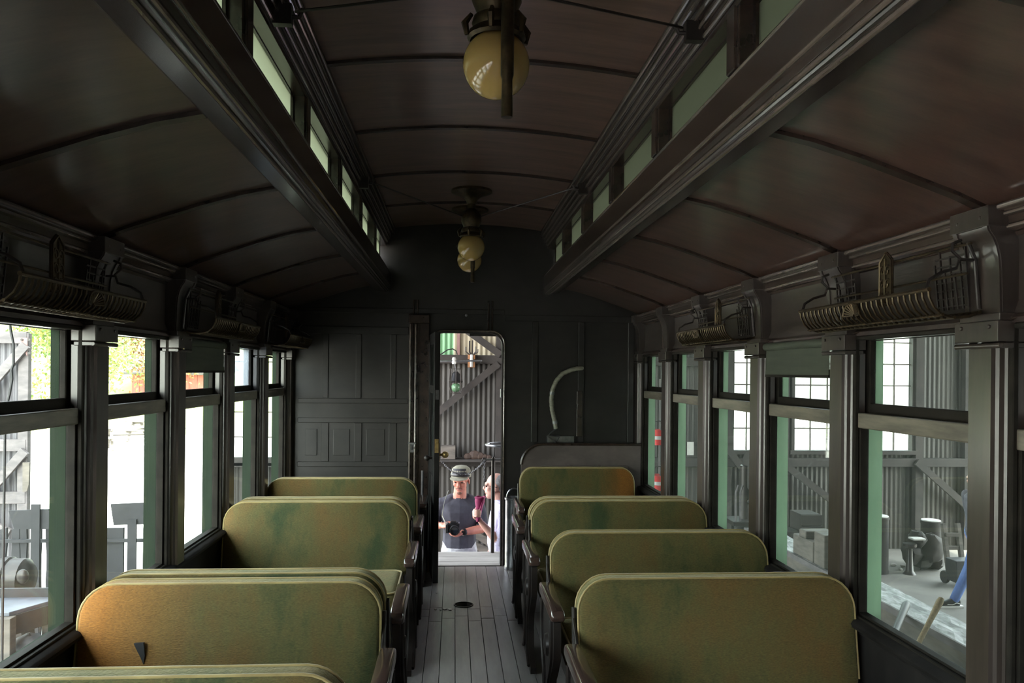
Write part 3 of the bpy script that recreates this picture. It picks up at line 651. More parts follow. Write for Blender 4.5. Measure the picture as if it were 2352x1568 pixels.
def bench(cx, yc, flip, label, m='plush', spread=.34, z=0):
    sd = 1 if cx < 0 else -1
    t = empty('bench_seat', (cx, yc, 0), label=label, cat='seat', group='plush walkover bench seats')
    if (m, flip) not in bmcache:
        me = BM[flip][0].copy(); me.materials.clear(); me.materials.append(M[m]); bmcache[(m, flip)] = me
    L = (cx, yc, 0)
    b = put('backrest', bmcache[(m, flip)], t, (cx, yc + flip * (spread - .045), z)); put('piping', BM[flip][1], b)
    c = put('seat_cushion', cush, t, L); put('piping', cpip, c)
    put('seat_box', base, t, L)
    e, am, lk, l2 = EF[sd]
    put('end_frame', e, t, L); put('armrest', am, t, L); put('back_link', lk[flip], t, L); put('wall_leg', l2, t, L)
    return t, b
XC = .876
bench(-XC, 1.69, 1, 'olive bench seat at the lower picture edge, only its back top showing')
t, bk = bench(-XC, 2.56, 1, 'bench seat with rust-coloured window end and a small black tear in its back', 'plushL')
p = at(338, 1488, 2.87)
tear = MB().ext([(p.x - .028, p.z + .032), (p.x + .004, p.z + .034), (p.x + .009, p.z - .01), (p.x + .005, p.z - .040), (p.x - .008, p.z - .01), (p.x - .022, p.z + .018)], 'y', 2.8235, 2.8335)
put('fabric_tear', part('x', tear, 'rub').data, bk, (XC, -(2.56 + .295), 0))
bpy.data.objects.remove(bpy.data.objects['x'])
bench(-XC, 3.40, -1, 'olive plush bench seat back to back with the torn rust-stained seat on the yard side')
bench(-XC, 4.31, 1, 'brown-green plush bench seat on the yard side, third seat back up the aisle')
bench(-XC, 5.14, -1, 'plush bench seat on the yard side whose back peeps just over the third one')
bench(-XC, 6.01, -1, 'dark green plush bench seat on the yard side nearest the panelled end wall')
bench(XC, 2.57, 1, 'large olive plush bench seat in front on the shed side, whole back showing')
bench(XC, 3.40, 1, 'green plush bench seat on the shed side directly ahead of the largest olive one')
bench(XC, 4.32, 1, 'olive plush bench seat on the shed side, third back up the aisle')
bench(XC, 5.14, -1, 'bench seat hidden behind the third shed-side back, facing the partition seat')
t, bk = bench(.856, 5.84, 1, 'green plush bench seat with ochre worn end against the low wooden partition', 'plushR', .30, .015)
t.scale = (.855, 1, 1)

# ------------------------------------------------------------------ luggage racks
def rack(s, k, label):
    y0 = yp(k); T = empty('luggage_rack', (s * 1.38, y0 + PITCH / 2, 1.80), label=label, cat='rack', group='brass luggage racks above the windows')
    A, Bq = y0 + .0, y0 + PITCH - .02
    prof = [(1.225, 1.812), (1.228, 1.790), (1.242, 1.762), (1.265, 1.742), (1.30, 1.735), (1.345, 1.738), (1.375, 1.75)]
    key = ('slat', s)
    if key not in wcache:
        me = MB().tube([(s * a, 0, b) for a, b in prof], .0042, 6).mesh('slat', smooth=True); me.materials.append(M['brass']); wcache[key] = me
    n = 27
    for i in range(n + 1): put('slat', wcache[key], T, (0, A + (Bq - A) * i / n, 0))
    for nm, (a, b), r in (('front_rail', prof[0], .0065), ('lower_rail', prof[3], .005), ('lower_rail', prof[4], .005), ('wall_rail', prof[6], .005)):
        part(nm, MB().tube([(s * a, A - .005, b), (s * a, Bq + .005, b)], r, 8), 'brass', T, smooth=True)
    # scrolled fringe along the bottom rail
    fr = MB()
    for i in range(0, n): fr.tube([(s * (1.262 + .012 * math.sin(t * PI / 3)), A + (Bq - A) * (i + .5) / n + .010 * math.cos(t * PI / 3), 1.737 + .002 * (t % 2)) for t in range(6)], .003, 5, closed=True)
    part('fringe', fr, 'brass', T, smooth=True)
    # wall brackets with hooked arms
    for yy in (A + .015, Bq - .015):
        bk = MB().tube([(s * 1.33, yy, 1.955), (s * 1.305, yy, 1.945), (s * 1.302, yy, 1.925), (s * 1.325, yy, 1.905), (s * 1.315, yy, 1.875), (s * 1.27, yy, 1.862), (s * 1.235, yy, 1.84), (s * 1.226, yy, 1.812)], .0048, 8)
        bk.tube([(s * 1.37, yy, 1.90), (s * 1.32, yy, 1.90)], .0045, 8).tube([(s * 1.385, yy, 1.76), (s * 1.372, yy, 1.90), (s * 1.35, yy, 1.95)], .006, 8)
        part('bracket_arm', bk, 'iron', T, smooth=True)
    # square lattice back panels at both ends
    for side in (0, 1):
        ys = [A + .03 + .024 * i for i in range(7)] if side == 0 else [Bq - .03 - .024 * i for i in range(7)]
        la = MB()
        for j, yy in enumerate(ys): la.beam((s * 1.366, yy, 1.765), (s * 1.352, yy, 1.94 - .018 * ((j * 2) % 5)), .005, .005)
        for j in range(7): la.beam((s * (1.366 - .002 * j), ys[0], 1.775 + .024 * j), (s * (1.366 - .002 * j), ys[-1 - (j * 3) % 3], 1.775 + .024 * j), .005, .005)
        part('lattice', la, 'iron', T)
    # centre plate with scroll relief and pointed top
    yc = y0 + PITCH / 2
    pl = MB().ext([(yc - .038, 1.80), (yc + .038, 1.80), (yc + .038, 1.955), (yc, 1.985), (yc - .038, 1.955)], 'x', s * 1.338, s * 1.345)
    part('centre_plate', pl, 'brass', T, bevel=.002)
    rl = MB()
    for zc in (1.83, 1.875, 1.92):
        for g_ in (-1, 1): rl.tube([(s * 1.335, yc + g_ * (.018 + .014 * math.cos(t * .7)) * (1 - t * .05), zc + .018 * math.sin(t * .7) * (1 - t * .05)) for t in range(10)], .0035, 5)
    rl.tube([(s * 1.335, yc, 1.81), (s * 1.335, yc, 1.96)], .004, 5)
    for g_ in (-1, 1): rl.tube([(s * 1.336, yc + g_ * .034, 1.805), (s * 1.336, yc + g_ * .034, 1.95), (s * 1.336, yc, 1.978)], .004, 5)
    part('scrollwork', rl, 'brass', T, smooth=True)
    part('tie_rod', MB().tube([(s * 1.352, A + .02, 1.862), (s * 1.352, Bq - .02, 1.862)], .004, 6).tube([(s * 1.35, A, 1.945), (s * 1.35, Bq, 1.945)], .004, 6), 'brass', T, smooth=True)
    # round fan medallion on the basket front
    md = MB()
    for t in range(13):
        a = PI * t / 12; md.tube([(s * 1.232, yc + .008 * math.cos(a), 1.768 + .006 * math.sin(a)), (s * 1.219, yc + .052 * math.cos(a), 1.768 + .04 * math.sin(a))], .0035, 5)
    md.tube([(s * 1.219, yc + .054 * math.cos(PI * t / 12), 1.768 + .041 * math.sin(PI * t / 12)) for t in range(13)], .004, 5)
    part('fan_medallion', md, 'brass', T, smooth=True)
rack(1, -1, 'brass luggage rack over the nearest full window on the shed side')
rack(1, 1, 'brass luggage rack over the third window on the shed side, before the shaded one')
rack(-1, -1, 'brass luggage rack over the nearest full window on the yard side')
rack(-1, 1, 'brass luggage rack over the shaded window on the yard side')
rack(-1, 3, 'brass luggage rack by the panelled end wall on the yard side')

# ------------------------------------------------------------------ ceiling lamps
def lamp(y, label, rod, rods=None):
    T = empty('ceiling_lamp', (0, y, 2.75), label=label, cat='lamp', group='amber globe ceiling lamps')
    part('canopy', MB().lathe([(.001, 2.752), (.135, 2.752), (.135, 2.735), (.11, 2.725), (.06, 2.705), (.035, 2.68), (.03, 2.66), (.001, 2.66)], (0, y, 0), 24), 'brass', T, smooth=True)
    part('stem', MB().lathe([(.028, 2.67), (.024, 2.63), (.05, 2.61), (.064, 2.585), (.066, 2.545), (.055, 2.52), (.05, 2.505), (.001, 2.505)], (0, y, 0), 20), 'brass', T, smooth=True)
    g_ = part('gallery', MB().lathe([(.04, 2.512), (.062, 2.50), (.066, 2.485), (.060, 2.472), (.074, 2.462), (.078, 2.448), (.070, 2.440), (.066, 2.45), (.05, 2.46), (.001, 2.46)], (0, y, 0), 20), 'brass', T, smooth=True)
    for q in range(6):
        a = q * PI / 3 + .3; part('scroll', MB().tube([(.07 * math.cos(a), y + .07 * math.sin(a), 2.50), (.088 * math.cos(a), y + .088 * math.sin(a), 2.475), (.082 * math.cos(a), y + .082 * math.sin(a), 2.445)], [.006, .01, .006], 6), 'brass', g_, smooth=True)
    part('globe', MB().ball((0, y, 2.378), .0885, 28, 18), 'globe', T, smooth=True)
    if rod:
        part('drop_rod', MB().lathe([(.001, 2.205), (.0145, 2.205), (.0145, 2.23), (.0135, 2.30), (.0165, 2.31), (.0165, 2.36), (.0165, 2.60), (.001, 2.60)], (.022, y - .112, 0), 12).beam((.022, y - .112, 2.56), (.01, y - .05, 2.56), .02, .012), 'brass', T, smooth=True)
    if rods:
        for s in (-1, 1): part('stay_rod', MB().tube([(s * .045, rods[0], rods[1]), (s * .575, rods[2], 2.612)], .0042, 6), 'iron', T, smooth=True)
lamp(2.10, 'amber globe ceiling lamp closest to the camera with a hanging brass rod', True, (2.10, 2.575, 2.36))
lamp(5.20, 'amber globe ceiling lamp in front of the farthest one, braced by two thin rods', False, (5.20, 2.575, 4.45))
lamp(5.80, 'amber globe ceiling lamp nearest the end wall, half hidden by another globe', True)
#SPLIT
# ------------------------------------------------------------------ platform outside the end door
GZ = -1.15
pf = empty('end_platform', (0, 6.7, 0), label='bleached board platform of the coach outside the end door', cat='platform')
for a, b in ((6.505, 6.60), (6.605, 6.795), (6.80, 6.965)): part('platform_board', B(-1.35, 1.35, a, b, -.045, -.004), 'plat', pf, bevel=.004)
part('threshold', B(DXL - .02, DXR + .02, YE - .005, 6.50, -.03, .004), 'plat', pf, bevel=.003)
part('end_sill', B(-1.4, 1.4, 6.50, 6.96, -.30, -.047), 'timbd', pf)
part('underframe', B(-1.3, 1.3, YB, 6.5, -.42, -.092), 'iron', pf)
for y in (-1.2, 5.0):
    for s in (-1, 1):
        part('wheel', MB().lathe([(.001, -.06), (.40, -.06), (.43, -.05), (.43, -.03), (.40, -.02), (.40, .05), (.34, .055), (.12, .02), (.10, .07), (.001, .07)], (s * .72, y, GZ + .42), 26, 'x'), 'iron', pf, smooth=True)
    part('axle', MB().cyl((-.75, y, GZ + .42), (.75, y, GZ + .42), .06), 'iron', pf)
    part('truck_bolster', B(-1.0, 1.0, y - .3, y + .3, GZ + .55, -.42), 'iron', pf)
rg = empty('platform_railing', (.5, 6.92, 0), label='black iron platform railing seen through the right of the doorway', cat='railing')
P_ = at(1133, 1055, 6.92); zr = P_.z
part('rail_post', MB().cyl((P_.x, 6.92, -.004), (P_.x, 6.92, zr + .01), .0165, n=10).ball((P_.x, 6.92, zr + .016), .012), 'iron', rg, smooth=True)
for xx in (.70, 1.15): part('rail_post', MB().cyl((xx, 6.92, -.004), (xx, 6.92, zr), .0165, n=10), 'iron', rg, smooth=True)
part('top_rail', MB().beam((.168, 6.92, zr), (1.2, 6.92, zr), .03, .012), 'steel', rg)
part('rail_eye', MB().tube([(.165 + .016 * math.cos(t * PI / 6), 6.92, zr - .004 + .016 * math.sin(t * PI / 6)) for t in range(12)], .0055, 6, closed=True), 'iron', rg, smooth=True)
rg2 = empty('platform_railing', (-.6, 6.92, 0), label='black iron platform railing hidden behind the open door leaf', cat='railing')
for xx in (-.27, -.70, -1.15): part('rail_post', MB().cyl((xx, 6.92, -.004), (xx, 6.92, zr), .0165, n=10), 'iron', rg2, smooth=True)
part('top_rail', MB().beam((-.25, 6.92, zr), (-1.2, 6.92, zr), .03, .012), 'steel', rg2)
ch = MB()
def links(pts):
    for i, (p, q) in enumerate(zip(pts, pts[1:])):
        p = Vector(p); q = Vector(q); d = (q - p); L = d.length; d.normalize(); n = Vector((0, 1, 0)) if i % 2 else d.cross(Vector((0, 1, 0))).normalized(); c = (p + q) / 2
        ch.tube([c + d * (math.cos(t * PI / 4) * L * .68) + n * (math.sin(t * PI / 4) * L * .36) for t in range(8)], .0026, 5, closed=True)
nl = 30; xa, xb, za, zb = -.20, .165, .785, zr - .012
links([(xa + (xb - xa) * i / nl, 6.92, za + (zb - za) * i / nl - .115 * (1 - (2 * i / nl - 1) ** 2)) for i in range(nl + 1)])
links([(.166 + .002 * math.sin(i), 6.915, zr - .02 - .0175 * i) for i in range(10)])
part('safety_chain', ch, 'steel', label='sagging steel safety chain hung across the end doorway', cat='chain', smooth=True)
bwh = empty('brake_wheel', (.35, 6.80, 0), label='steel hand brake wheel on a staff at the edge of the doorway', cat='wheel')
zw = at(1130, 1021, 6.80).z
part('wheel_rim', MB().tube([(.345 + .17 * math.cos(t * PI / 16), 6.80 + .17 * math.sin(t * PI / 16), zw) for t in range(32)], .011, 8, closed=True), 'steel', bwh, smooth=True)
for t in range(5): part('spoke', MB().tube([(.345, 6.80, zw - .012), (.345 + .165 * math.cos(t * 1.257), 6.80 + .165 * math.sin(t * 1.257), zw)], .007, 6), 'iron', bwh, smooth=True)
part('staff', MB().cyl((.345, 6.80, -.004), (.345, 6.80, zw), .014), 'iron', bwh, smooth=True)

# ------------------------------------------------------------------ ground, shed
part('floor_shed', B(-3.6, 11, -9, 12.1, GZ - .1, GZ), 'ground', label='dusty grey dirt floor of the engine shed', cat='floor', kind='structure')
yd = MB().box(-70, -3.6, -30, 34, GZ - .12, GZ - .01).box(-3.6, 60, 12.1, 60, GZ - .12, GZ - .01).mesh('ground_yard')
part('ground_yard', yd, 'gravel', label='glaring pale gravel yard beyond the coach windows', cat='ground', kind='structure')
bank = MB(); nx, ny = 24, 10; v = []
rb = random.Random(5)
for j in range(ny + 1):
    for i in range(nx + 1):
        t = j / ny; v.append((-75 + 68 * i / nx, 33.5 + 36 * t, GZ - .02 + 11 * t ** 1.4 + (rb.uniform(-.3, .3) if j else 0)))
bank.add(v, [(j * (nx + 1) + i, j * (nx + 1) + i + 1, (j + 1) * (nx + 1) + i + 1, (j + 1) * (nx + 1) + i) for j in range(ny) for i in range(nx)])
part('bank', bank, 'lawn', label='grassy bank rising at the back of the yard', cat='bank', kind='structure', smooth=True)
WY = 12.0
ws = empty('wall_shed', (2, WY, GZ), label='corrugated iron wall of the engine shed with timber girts and braces', cat='wall', kind='structure')
def sheet_mesh(x0, x1, z0, z1, y=0., pit=.076, amp=.008, vert=True):
    n = max(4, int((x1 - x0) / pit * 6)); v = []
    for i in range(n + 1):
        x = x0 + (x1 - x0) * i / n; yy = y + amp * math.sin(2 * PI * x / pit)
        v += [(x, yy, z0), (x, yy, z1)]
    return MB().add(v, [(2 * i, 2 * i + 2, 2 * i + 3, 2 * i + 1) for i in range(n)])
rs_ = random.Random(3)
cols = [-3.57, -3.36, -2.745]
x = -2.745
while x + .66 < 4.19: x += .66; cols.append(round(x, 3))
cols += [4.19, 4.83, 5.15, 5.78, 6.41, 7.035, 7.5, 8.0]
wins = {(-3.36, -2.745): (.20, 2.05), (4.19, 4.83): (.40, 2.75), (5.15, 5.78): (.40, 2.75), (5.78, 6.41): (.40, 2.75), (6.41, 7.035): (.40, 2.75)}
for a, b in zip(cols, cols[1:]):
    off = rs_.uniform(-.006, .006)
    if (a, b) in wins:
        z0, z1 = wins[(a, b)]; segs = [(GZ, z0, 'corr'), (z1, 4.4, 'corr')]
    else:
        segs = [(GZ, 1.75, 'corr'), (1.75, 4.4, 'corrg' if a < -.2 < b or a < .0 < b and a < -.2 else ('corrt' if -.1 < (a + b) / 2 < 1.0 else 'corr'))]
    for z0, z1, m_ in segs:
        o = part('corrugated_sheet', sheet_mesh(a - .01, b + .01, z0, z1, WY + .03 + off), m_, ws, smooth=True)
for z, xa_, xb_ in ((.215, -3.57, 8.0), (1.75, -2.66, 4.08), (3.1, -3.57, 8.0)): part('girt', B(xa_, xb_, WY - .10, WY + .01, z - .065, z + .065), 'timbd', ws, bevel=.006)
part('shelf_board', B(-1.2, 1.25, 11.60, WY - .10, .250, .280), 'timbd', ws)
for x in (-3.52, -2.66, -1.3, .585, 2.1, 3.2, 4.08, 4.99, 7.14, 7.94): part('stud', B(x - .06, x + .06, WY - .09, WY + .012, GZ, 4.4), 'timbd', ws)
def brace(a, b, y=WY - .13, wd=.05, ht=.10):
    a = at(*a, y); b = at(*b, y); part('brace', MB().beam(a, b, wd, ht, up=(0, 1, 0)) if False else MB().beam(a, b, .04, ht), 'timbd', ws)
brace((995, 955), (1145, 835)); brace((1070, 757), (1150, 815)); brace((1800, 1065), (1925, 1160)); brace((2105, 1060), (2240, 1180)); brace((1655, 1010), (1740, 1120))
part('pink_post', B(at(1050, 790, WY).x, at(1056, 790, WY).x, WY - .04, WY + .01, 1.80, 2.6), 'pink', ws)
# shed windows
sw = 0
for (x0, x1, z0, z1, nx_, nz_, lab) in ((-3.36, -2.745, .20, 2.05, 3, 5, 'multi-paned shed window left of the coach end, glaring white'), (4.19, 4.83, .40, 2.75, 3, 7, 'narrow multi-paned shed window seen through the third coach window'), (5.15, 7.035, .40, 2.75, 7, 7, 'wide multi-paned shed window seen through the shaded and nearest coach windows')):
    wn_i += 1
    W = empty('window_%d' % wn_i, ((x0 + x1) / 2, WY, z0), label=lab, cat='window', kind='structure')
    part('window_frame', MB().box(x0 - .05, x0, WY - .06, WY + .05, z0 - .05, z1 + .05).box(x1, x1 + .05, WY - .06, WY + .05, z0 - .05, z1 + .05).box(x0, x1, WY - .06, WY + .05, z1, z1 + .05).box(x0 - .08, x1 + .08, WY - .10, WY + .05, z0 - .06, z0), 'timbd', W)
    for i in range(1, nx_): part('muntin', B(x0 + (x1 - x0) * i / nx_ - .010, x0 + (x1 - x0) * i / nx_ + .010, WY - .012, WY + .012, z0, z1), 'timb', W)
    for j in range(1, nz_): part('muntin', B(x0, x1, WY - .010, WY + .010, z0 + (z1 - z0) * j / nz_ - .010, z0 + (z1 - z0) * j / nz_ + .010), 'timb', W)
    for i in range(nx_):
        for j in range(nz_):
            part('pane', B(x0 + (x1 - x0) * i / nx_, x0 + (x1 - x0) * (i + 1) / nx_, WY + .013, WY + .016, z0 + (z1 - z0) * j / nz_, z0 + (z1 - z0) * (j + 1) / nz_), 'glass', W)
# the roof, and unseen shed walls added to keep the shed darker
part('wall_side_unseen', sheet_mesh(0, 16, GZ, 4.6, 0), 'corr', label='unseen side wall added to keep the engine shed darker', cat='wall', kind='structure', smooth=True)
bpy.data.objects['wall_side_unseen'].rotation_euler = (0, 0, PI / 2); bpy.data.objects['wall_side_unseen'].location = (11, -9, 0)
part('wall_shed_back', sheet_mesh(-3.5, 11, GZ, 4.6, -9), 'corr', label='unseen corrugated shed wall added far behind the camera', cat='wall', kind='structure', smooth=True)
part('roof_shed', MB().ext([(-3.5, 4.4), (-3.5, 4.5), (4, 5.6), (11.2, 4.5), (11.2, 4.4), (4, 5.5)], 'y', -9, 12.2), 'roofm', label='dark iron roof over the engine shed', cat='roof', kind='structure')
for q, y in enumerate((9.4, 1.2, -5)): part('post_shed', B(-3.58, -3.42, y - .08, y + .08, GZ, 4.42), 'timbd', label='timber shed post on the open yard side, %s' % ('hidden behind the second coach pilaster', 'beside the camera', 'behind the camera')[q], cat='post', kind='structure')

# hanging shed fittings seen through the doorway
ln = empty('hanging_lantern', at(1047, 870, 11.55), label='dark wire cage lantern with green glass hung from a shed rod', cat='lantern')
c_ = at(1047, 885, 11.55)
part('lantern_hood', MB().lathe([(.001, .20), (.03, .20), (.055, .17), (.085, .05), (.09, .045), (.085, .04), (.001, .05)], c_, 18), 'camb', ln, smooth=True)
part('lantern_glass', MB().ball((c_.x, c_.y, c_.z - .03), (.068, .068, .068), 18, 12), 'bottle', ln, smooth=True)
cg = MB()
for t in range(8):
    a = t * PI / 4; cg.tube([(c_.x + .088 * math.cos(a), c_.y + .088 * math.sin(a), c_.z + .24), (c_.x + .10 * math.cos(a), c_.y + .10 * math.sin(a), c_.z + .0), (c_.x + .07 * math.cos(a), c_.y + .07 * math.sin(a), c_.z - .11)], .004, 5)
for h, r in ((.24, .088), (.06, .098), (-.11, .07)): cg.tube([(c_.x + r * math.cos(t * PI / 8), c_.y + r * math.sin(t * PI / 8), c_.z + h) for t in range(16)], .004, 5, closed=True)
part('wire_cage', cg, 'iron', ln, smooth=True)
tp = at(1043, 828, 11.55)
part('suspension', MB().tube([(c_.x, c_.y, c_.z + .2), (tp.x, 11.55, tp.z)], .008, 6), 'steel', ln, smooth=True)
part('porcelain_knob', MB().lathe([(.001, -.05), (.03, -.05), (.034, -.02), (.024, 0), (.034, .02), (.02, .05), (.001, .05)], (tp.x, 11.55, tp.z), 12), 'white', ln, smooth=True)
r1, r2 = at(985, 830, 11.55), at(1106, 828, 11.55)
part('hanging_rod', MB().tube([r1, r2], .012, 8).tube([r1, r1 + Vector((0, .36, -.02))], .01, 6).tube([r2, r2 + Vector((0, .36, -.02))], .01, 6), 'steel', label='thin horizontal steel rod bracketed off the shed girt', cat='rod', smooth=True)
ins = empty('insulator_block', at(1083, 828, 11.7), label='orange insulator block with white centre and black prongs on the shed girt', cat='insulator')
a = at(1083, 828, 11.7)
part('block', MB().box(a.x - .052, a.x + .052, 11.72, 11.90, a.z - .10, a.z - .02).box(a.x - .052, a.x + .052, 11.72, 11.90, a.z + .02, a.z + .10), 'orange', ins, bevel=.006)
part('porcelain', MB().lathe([(.001, -.09), (.022, -.09), (.022, -.03), (.034, 0), (.022, .03), (.022, .09), (.001, .09)], (a.x, 11.71, a.z), 12), 'white', ins, smooth=True)
pr = MB()
for dx, h in ((-.085, .20), (-.03, .29), (.012, .30), (.06, .21), (.09, .17)): pr.tube([(a.x + dx * .4, 11.7, a.z + .09), (a.x + dx, 11.7, a.z + .13), (a.x + dx, 11.7, a.z + h)], .011, 6)
part('prongs', pr, 'iron', ins, smooth=True)
part('wall_cable', MB().tube([at(px, py, 11.75) for px, py in ((1000, 818), (1015, 812), (1028, 803), (1040, 801), (1048, 806), (1050, 814))], .010, 6), 'cable', label='black cable looping over the girt beside the green sheet', cat='cable', smooth=True)
bx = at(1030, 1048, 11.7)
part('carton', MB().box(bx.x - .11, bx.x + .10, 11.64, 11.86, .285, .285 + .19), 'timb', label='pale square carton standing on the shed girt behind the capped man', cat='box', bevel=.006)
jk = MB()
for q, (px, sz) in enumerate(((1075, .07), (1090, .10), (1102, .08), (1112, .06), (1122, .05))):
    p = at(px, 1055, 11.75); jk.ball((p.x, 11.75, .28 + sz * .5), (sz, .06, sz * .75), 7, 5)
part('rusty_scrap', jk, 'rust', label='heap of rusty iron scrap lying on the narrow shed shelf', cat='scrap', kind='stuff')
for q, (p1, p2) in enumerate((((1090, 1225), (1150, 1262)), ((1085, 1250), (1150, 1275)), ((1095, 1275), (1160, 1262)))):
    a, b = at(*p1, 10.9 + .2 * q), at(*p2, 10.9 + .2 * q)
    part('leaning_plank', MB().beam(a + (a - b) * .5, Vector((b.x, b.y, b.z)) + (b - a) * 1.4, .05, .09), 'timb', label='%s old plank leaning in the heap behind the two men' % ('top', 'middle', 'lowest')[q], cat='plank', group='planks behind the men')
pn = at(1587, 1030, 11.85)
part('wall_notice', B(pn.x - .05, pn.x + .05, 11.87, 11.88, pn.z - .10, pn.z + .10), 'paper', label='small pale notice on the corrugated wall seen through the fourth window', cat='notice')
# red pails on a post seen through the last window
ps = at(1530, 1000, 9.0)
part('pail_post', B(ps.x - .05, ps.x + .05, 9.05, 9.15, GZ, 1.5), 'timbd', label='timber post in the shed carrying two red pails', cat='post')
for q, py in enumerate((1004, 1108)):
    c = at(1513, py, 9.0)
    T = empty('fire_pail', c, label='red enamel pail hung %s on the shed post behind the last window' % ('high', 'low')[q], cat='pail', group='red pails on the post')
    part('pail_body', MB().lathe([(.001, -.085), (.075, -.085), (.105, .085), (.108, .09), (.100, .09), (.072, -.075), (.001, -.075)], c, 18), 'redp', T, smooth=True)
    part('pail_band', MB().lathe([(.090, -.02), (.0925, -.02), (.0975, .02), (.095, .02)], c, 18), 'white', T, smooth=True)
    part('pail_handle', MB().tube([(c.x + .105 * math.cos(t * PI / 8), c.y, c.z + .088 + .10 * math.sin(t * PI / 8)) for t in range(9)], .005, 6), 'iron', T, smooth=True)

# machine seen through the third window
mc = at(1712, 1100, 10.4)
T = empty('belt_machine', (mc.x, 10.4, GZ), label='old dark belt-driven machine tool with pale pipes behind the third coach window', cat='machine')
part('pedestal', MB().lathe([(.001, 0), (.30, 0), (.28, .08), (.14, .16), (.12, .7), (.16, .78), (.001, .78)], (mc.x, 10.4, GZ), 18), 'iron', T, smooth=True)
part('column', MB().cyl((mc.x, 10.4, GZ + .7), (mc.x, 10.4, .35), .07), 'iron', T, smooth=True)
part('pulley', MB().lathe([(.001, -.05), (.24, -.05), (.26, -.04), (.26, .04), (.24, .05), (.20, .03), (.06, .03), (.001, .06)], (mc.x + .05, 10.3, .30), 24, 'x'), 'timbd', T, smooth=True)
part('belt_guard', MB().tube([(mc.x + .14, 10.35, .52), (mc.x + .20, 10.35, .3), (mc.x + .14, 10.35, 0), (mc.x + .02, 10.35, -.15)], [(.05, .16), (.06, .17), (.05, .15), (.03, .1)], 12), 'rub', T, smooth=True)
part('work_table', B(mc.x - .25, mc.x + .2, 10.15, 10.6, -.42, -.36), 'iron', T, bevel=.01)
for dx in (-.20, -.14): part('pipe', MB().tube([(mc.x + dx, 10.2, GZ + .78), (mc.x + dx, 10.2, .02), (mc.x + dx + .05, 10.25, .10)], .014, 8), 'timbp', T, smooth=True)

# things standing on the shed floor seen through the nearest shed-side window
c = at(2023, 1300, 10.4)
def barrel(x, y, h, r, label, m='timb'):
    T = empty('gas_cylinder', (x, y, GZ), label=label, cat='cylinder', group='rusty iron cylinders in the shed')
    part('cylinder_body', MB().lathe([(.001, 0), (r * 1.05, 0), (r * 1.05, .04), (r, .05), (r, h - .06), (r * 1.06, h - .05), (r * 1.06, h - .015), (r * .98, h - .012), (.001, h - .012)], (x, y, GZ), 22), 'timbd', T, smooth=True)
    part('cylinder_lid', MB().lathe([(.001, h - .012), (r * .99, h - .012), (r * .97, h), (.001, h + .004)], (x, y, GZ), 22), 'plat', T, smooth=True)
p = at(2018, 1183, 10.6); barrel(p.x, 10.6, p.z - GZ, .13, 'tall rusty iron cylinder with pale lid behind the mint casing of the nearest window')
p = at(2138, 1193, 10.9); barrel(p.x, 10.9, p.z - GZ, .13, 'rusty iron cylinder with pale lid rising behind the heap of castings')
T = empty('casting_heap', at(2120, 1290, 10.6), label='rough heap of dark iron castings in front of a lidded cylinder', cat='castings')
for q, (px, py, w_, h_) in enumerate(((2140, 1260, .34, .36), (2108, 1240, .22, .20), (2100, 1270, .26, .28), (2125, 1285, .40, .22), (2155, 1288, .28, .22))):
    p = at(px, py, 10.62); rr = random.Random(q + 40)
    mb = MB().ball((p.x, 10.62 + q * .03, p.z), (w_ / 2, .16, h_ / 2 + .03), 9, 6); mb.v = [(a + rr.uniform(-.02, .02), b + rr.uniform(-.02, .02), max(GZ + .002, d + rr.uniform(-.025, .025))) for a, b, d in mb.v]
    part('casting', mb, 'timbd', T, smooth=True)
p = at(2085, 1245, 10.55); part('valve_stub', MB().lathe([(.001, 0), (.09, 0), (.05, .05), (.035, .35), (.09, .38), (.09, .42), (.001, .42)], (p.x, 10.5, GZ), 14), 'iron', T, smooth=True)
c = at(2105, 1242, 10.5); part('pale_casting_top', MB().box(c.x - .09, c.x + .09, 10.42, 10.56, c.z + .02, c.z + .05), 'plat', T, bevel=.012)
for q, (px, py) in enumerate(((2052, 1300), (2074, 1302), (2069, 1310))):
    p = at(px, py, 10.4); d = p - CAM; p = CAM + d * ((GZ - CAM.z) / d.z)
    part('stone_chip', MB().ball((p.x, p.y, GZ + .018), (.05 - .012 * q, .03, .02), 7, 5), 'plat', label='%s pale stone chip lying on the shed floor before the cylinders' % ('widest', 'small', 'nearest')[q], cat='stone', group='stone chips on the shed floor')
# hand truck with black bin
h0 = at(2198, 1290, 10.0)
T = empty('hand_truck', (h0.x, 10.0, GZ), label='wooden hand truck with a black bin standing next to the walking person', cat='cart')
for dx in (-.10, .10): part('truck_stile', MB().beam((h0.x + dx, 10.0, GZ + .06), (h0.x + dx, 10.15, at(2195, 1206, 10).z), .05, .06), 'timb', T, bevel=.004)
for z in (GZ + .25, GZ + .45, GZ + .62): part('crosspiece', MB().beam((h0.x - .10, 10.04 + (z - GZ) * .08, z), (h0.x + .10, 10.04 + (z - GZ) * .08, z), .03, .05), 'timb', T, bevel=.004)
part('black_bin', MB().ext([(h0.x - .18, GZ + .07), (h0.x + .12, GZ + .07), (h0.x + .14, GZ + .36), (h0.x - .20, GZ + .36)], 'y', 9.72, 9.95), 'rub', T, bevel=.012)
for dx in (-.15, .15): part('truck_wheel', MB().lathe([(.001, -.02), (.08, -.02), (.085, 0), (.08, .02), (.001, .02)], (h0.x + dx, 10.02, GZ + .085), 16, 'x'), 'rub', T, smooth=True)
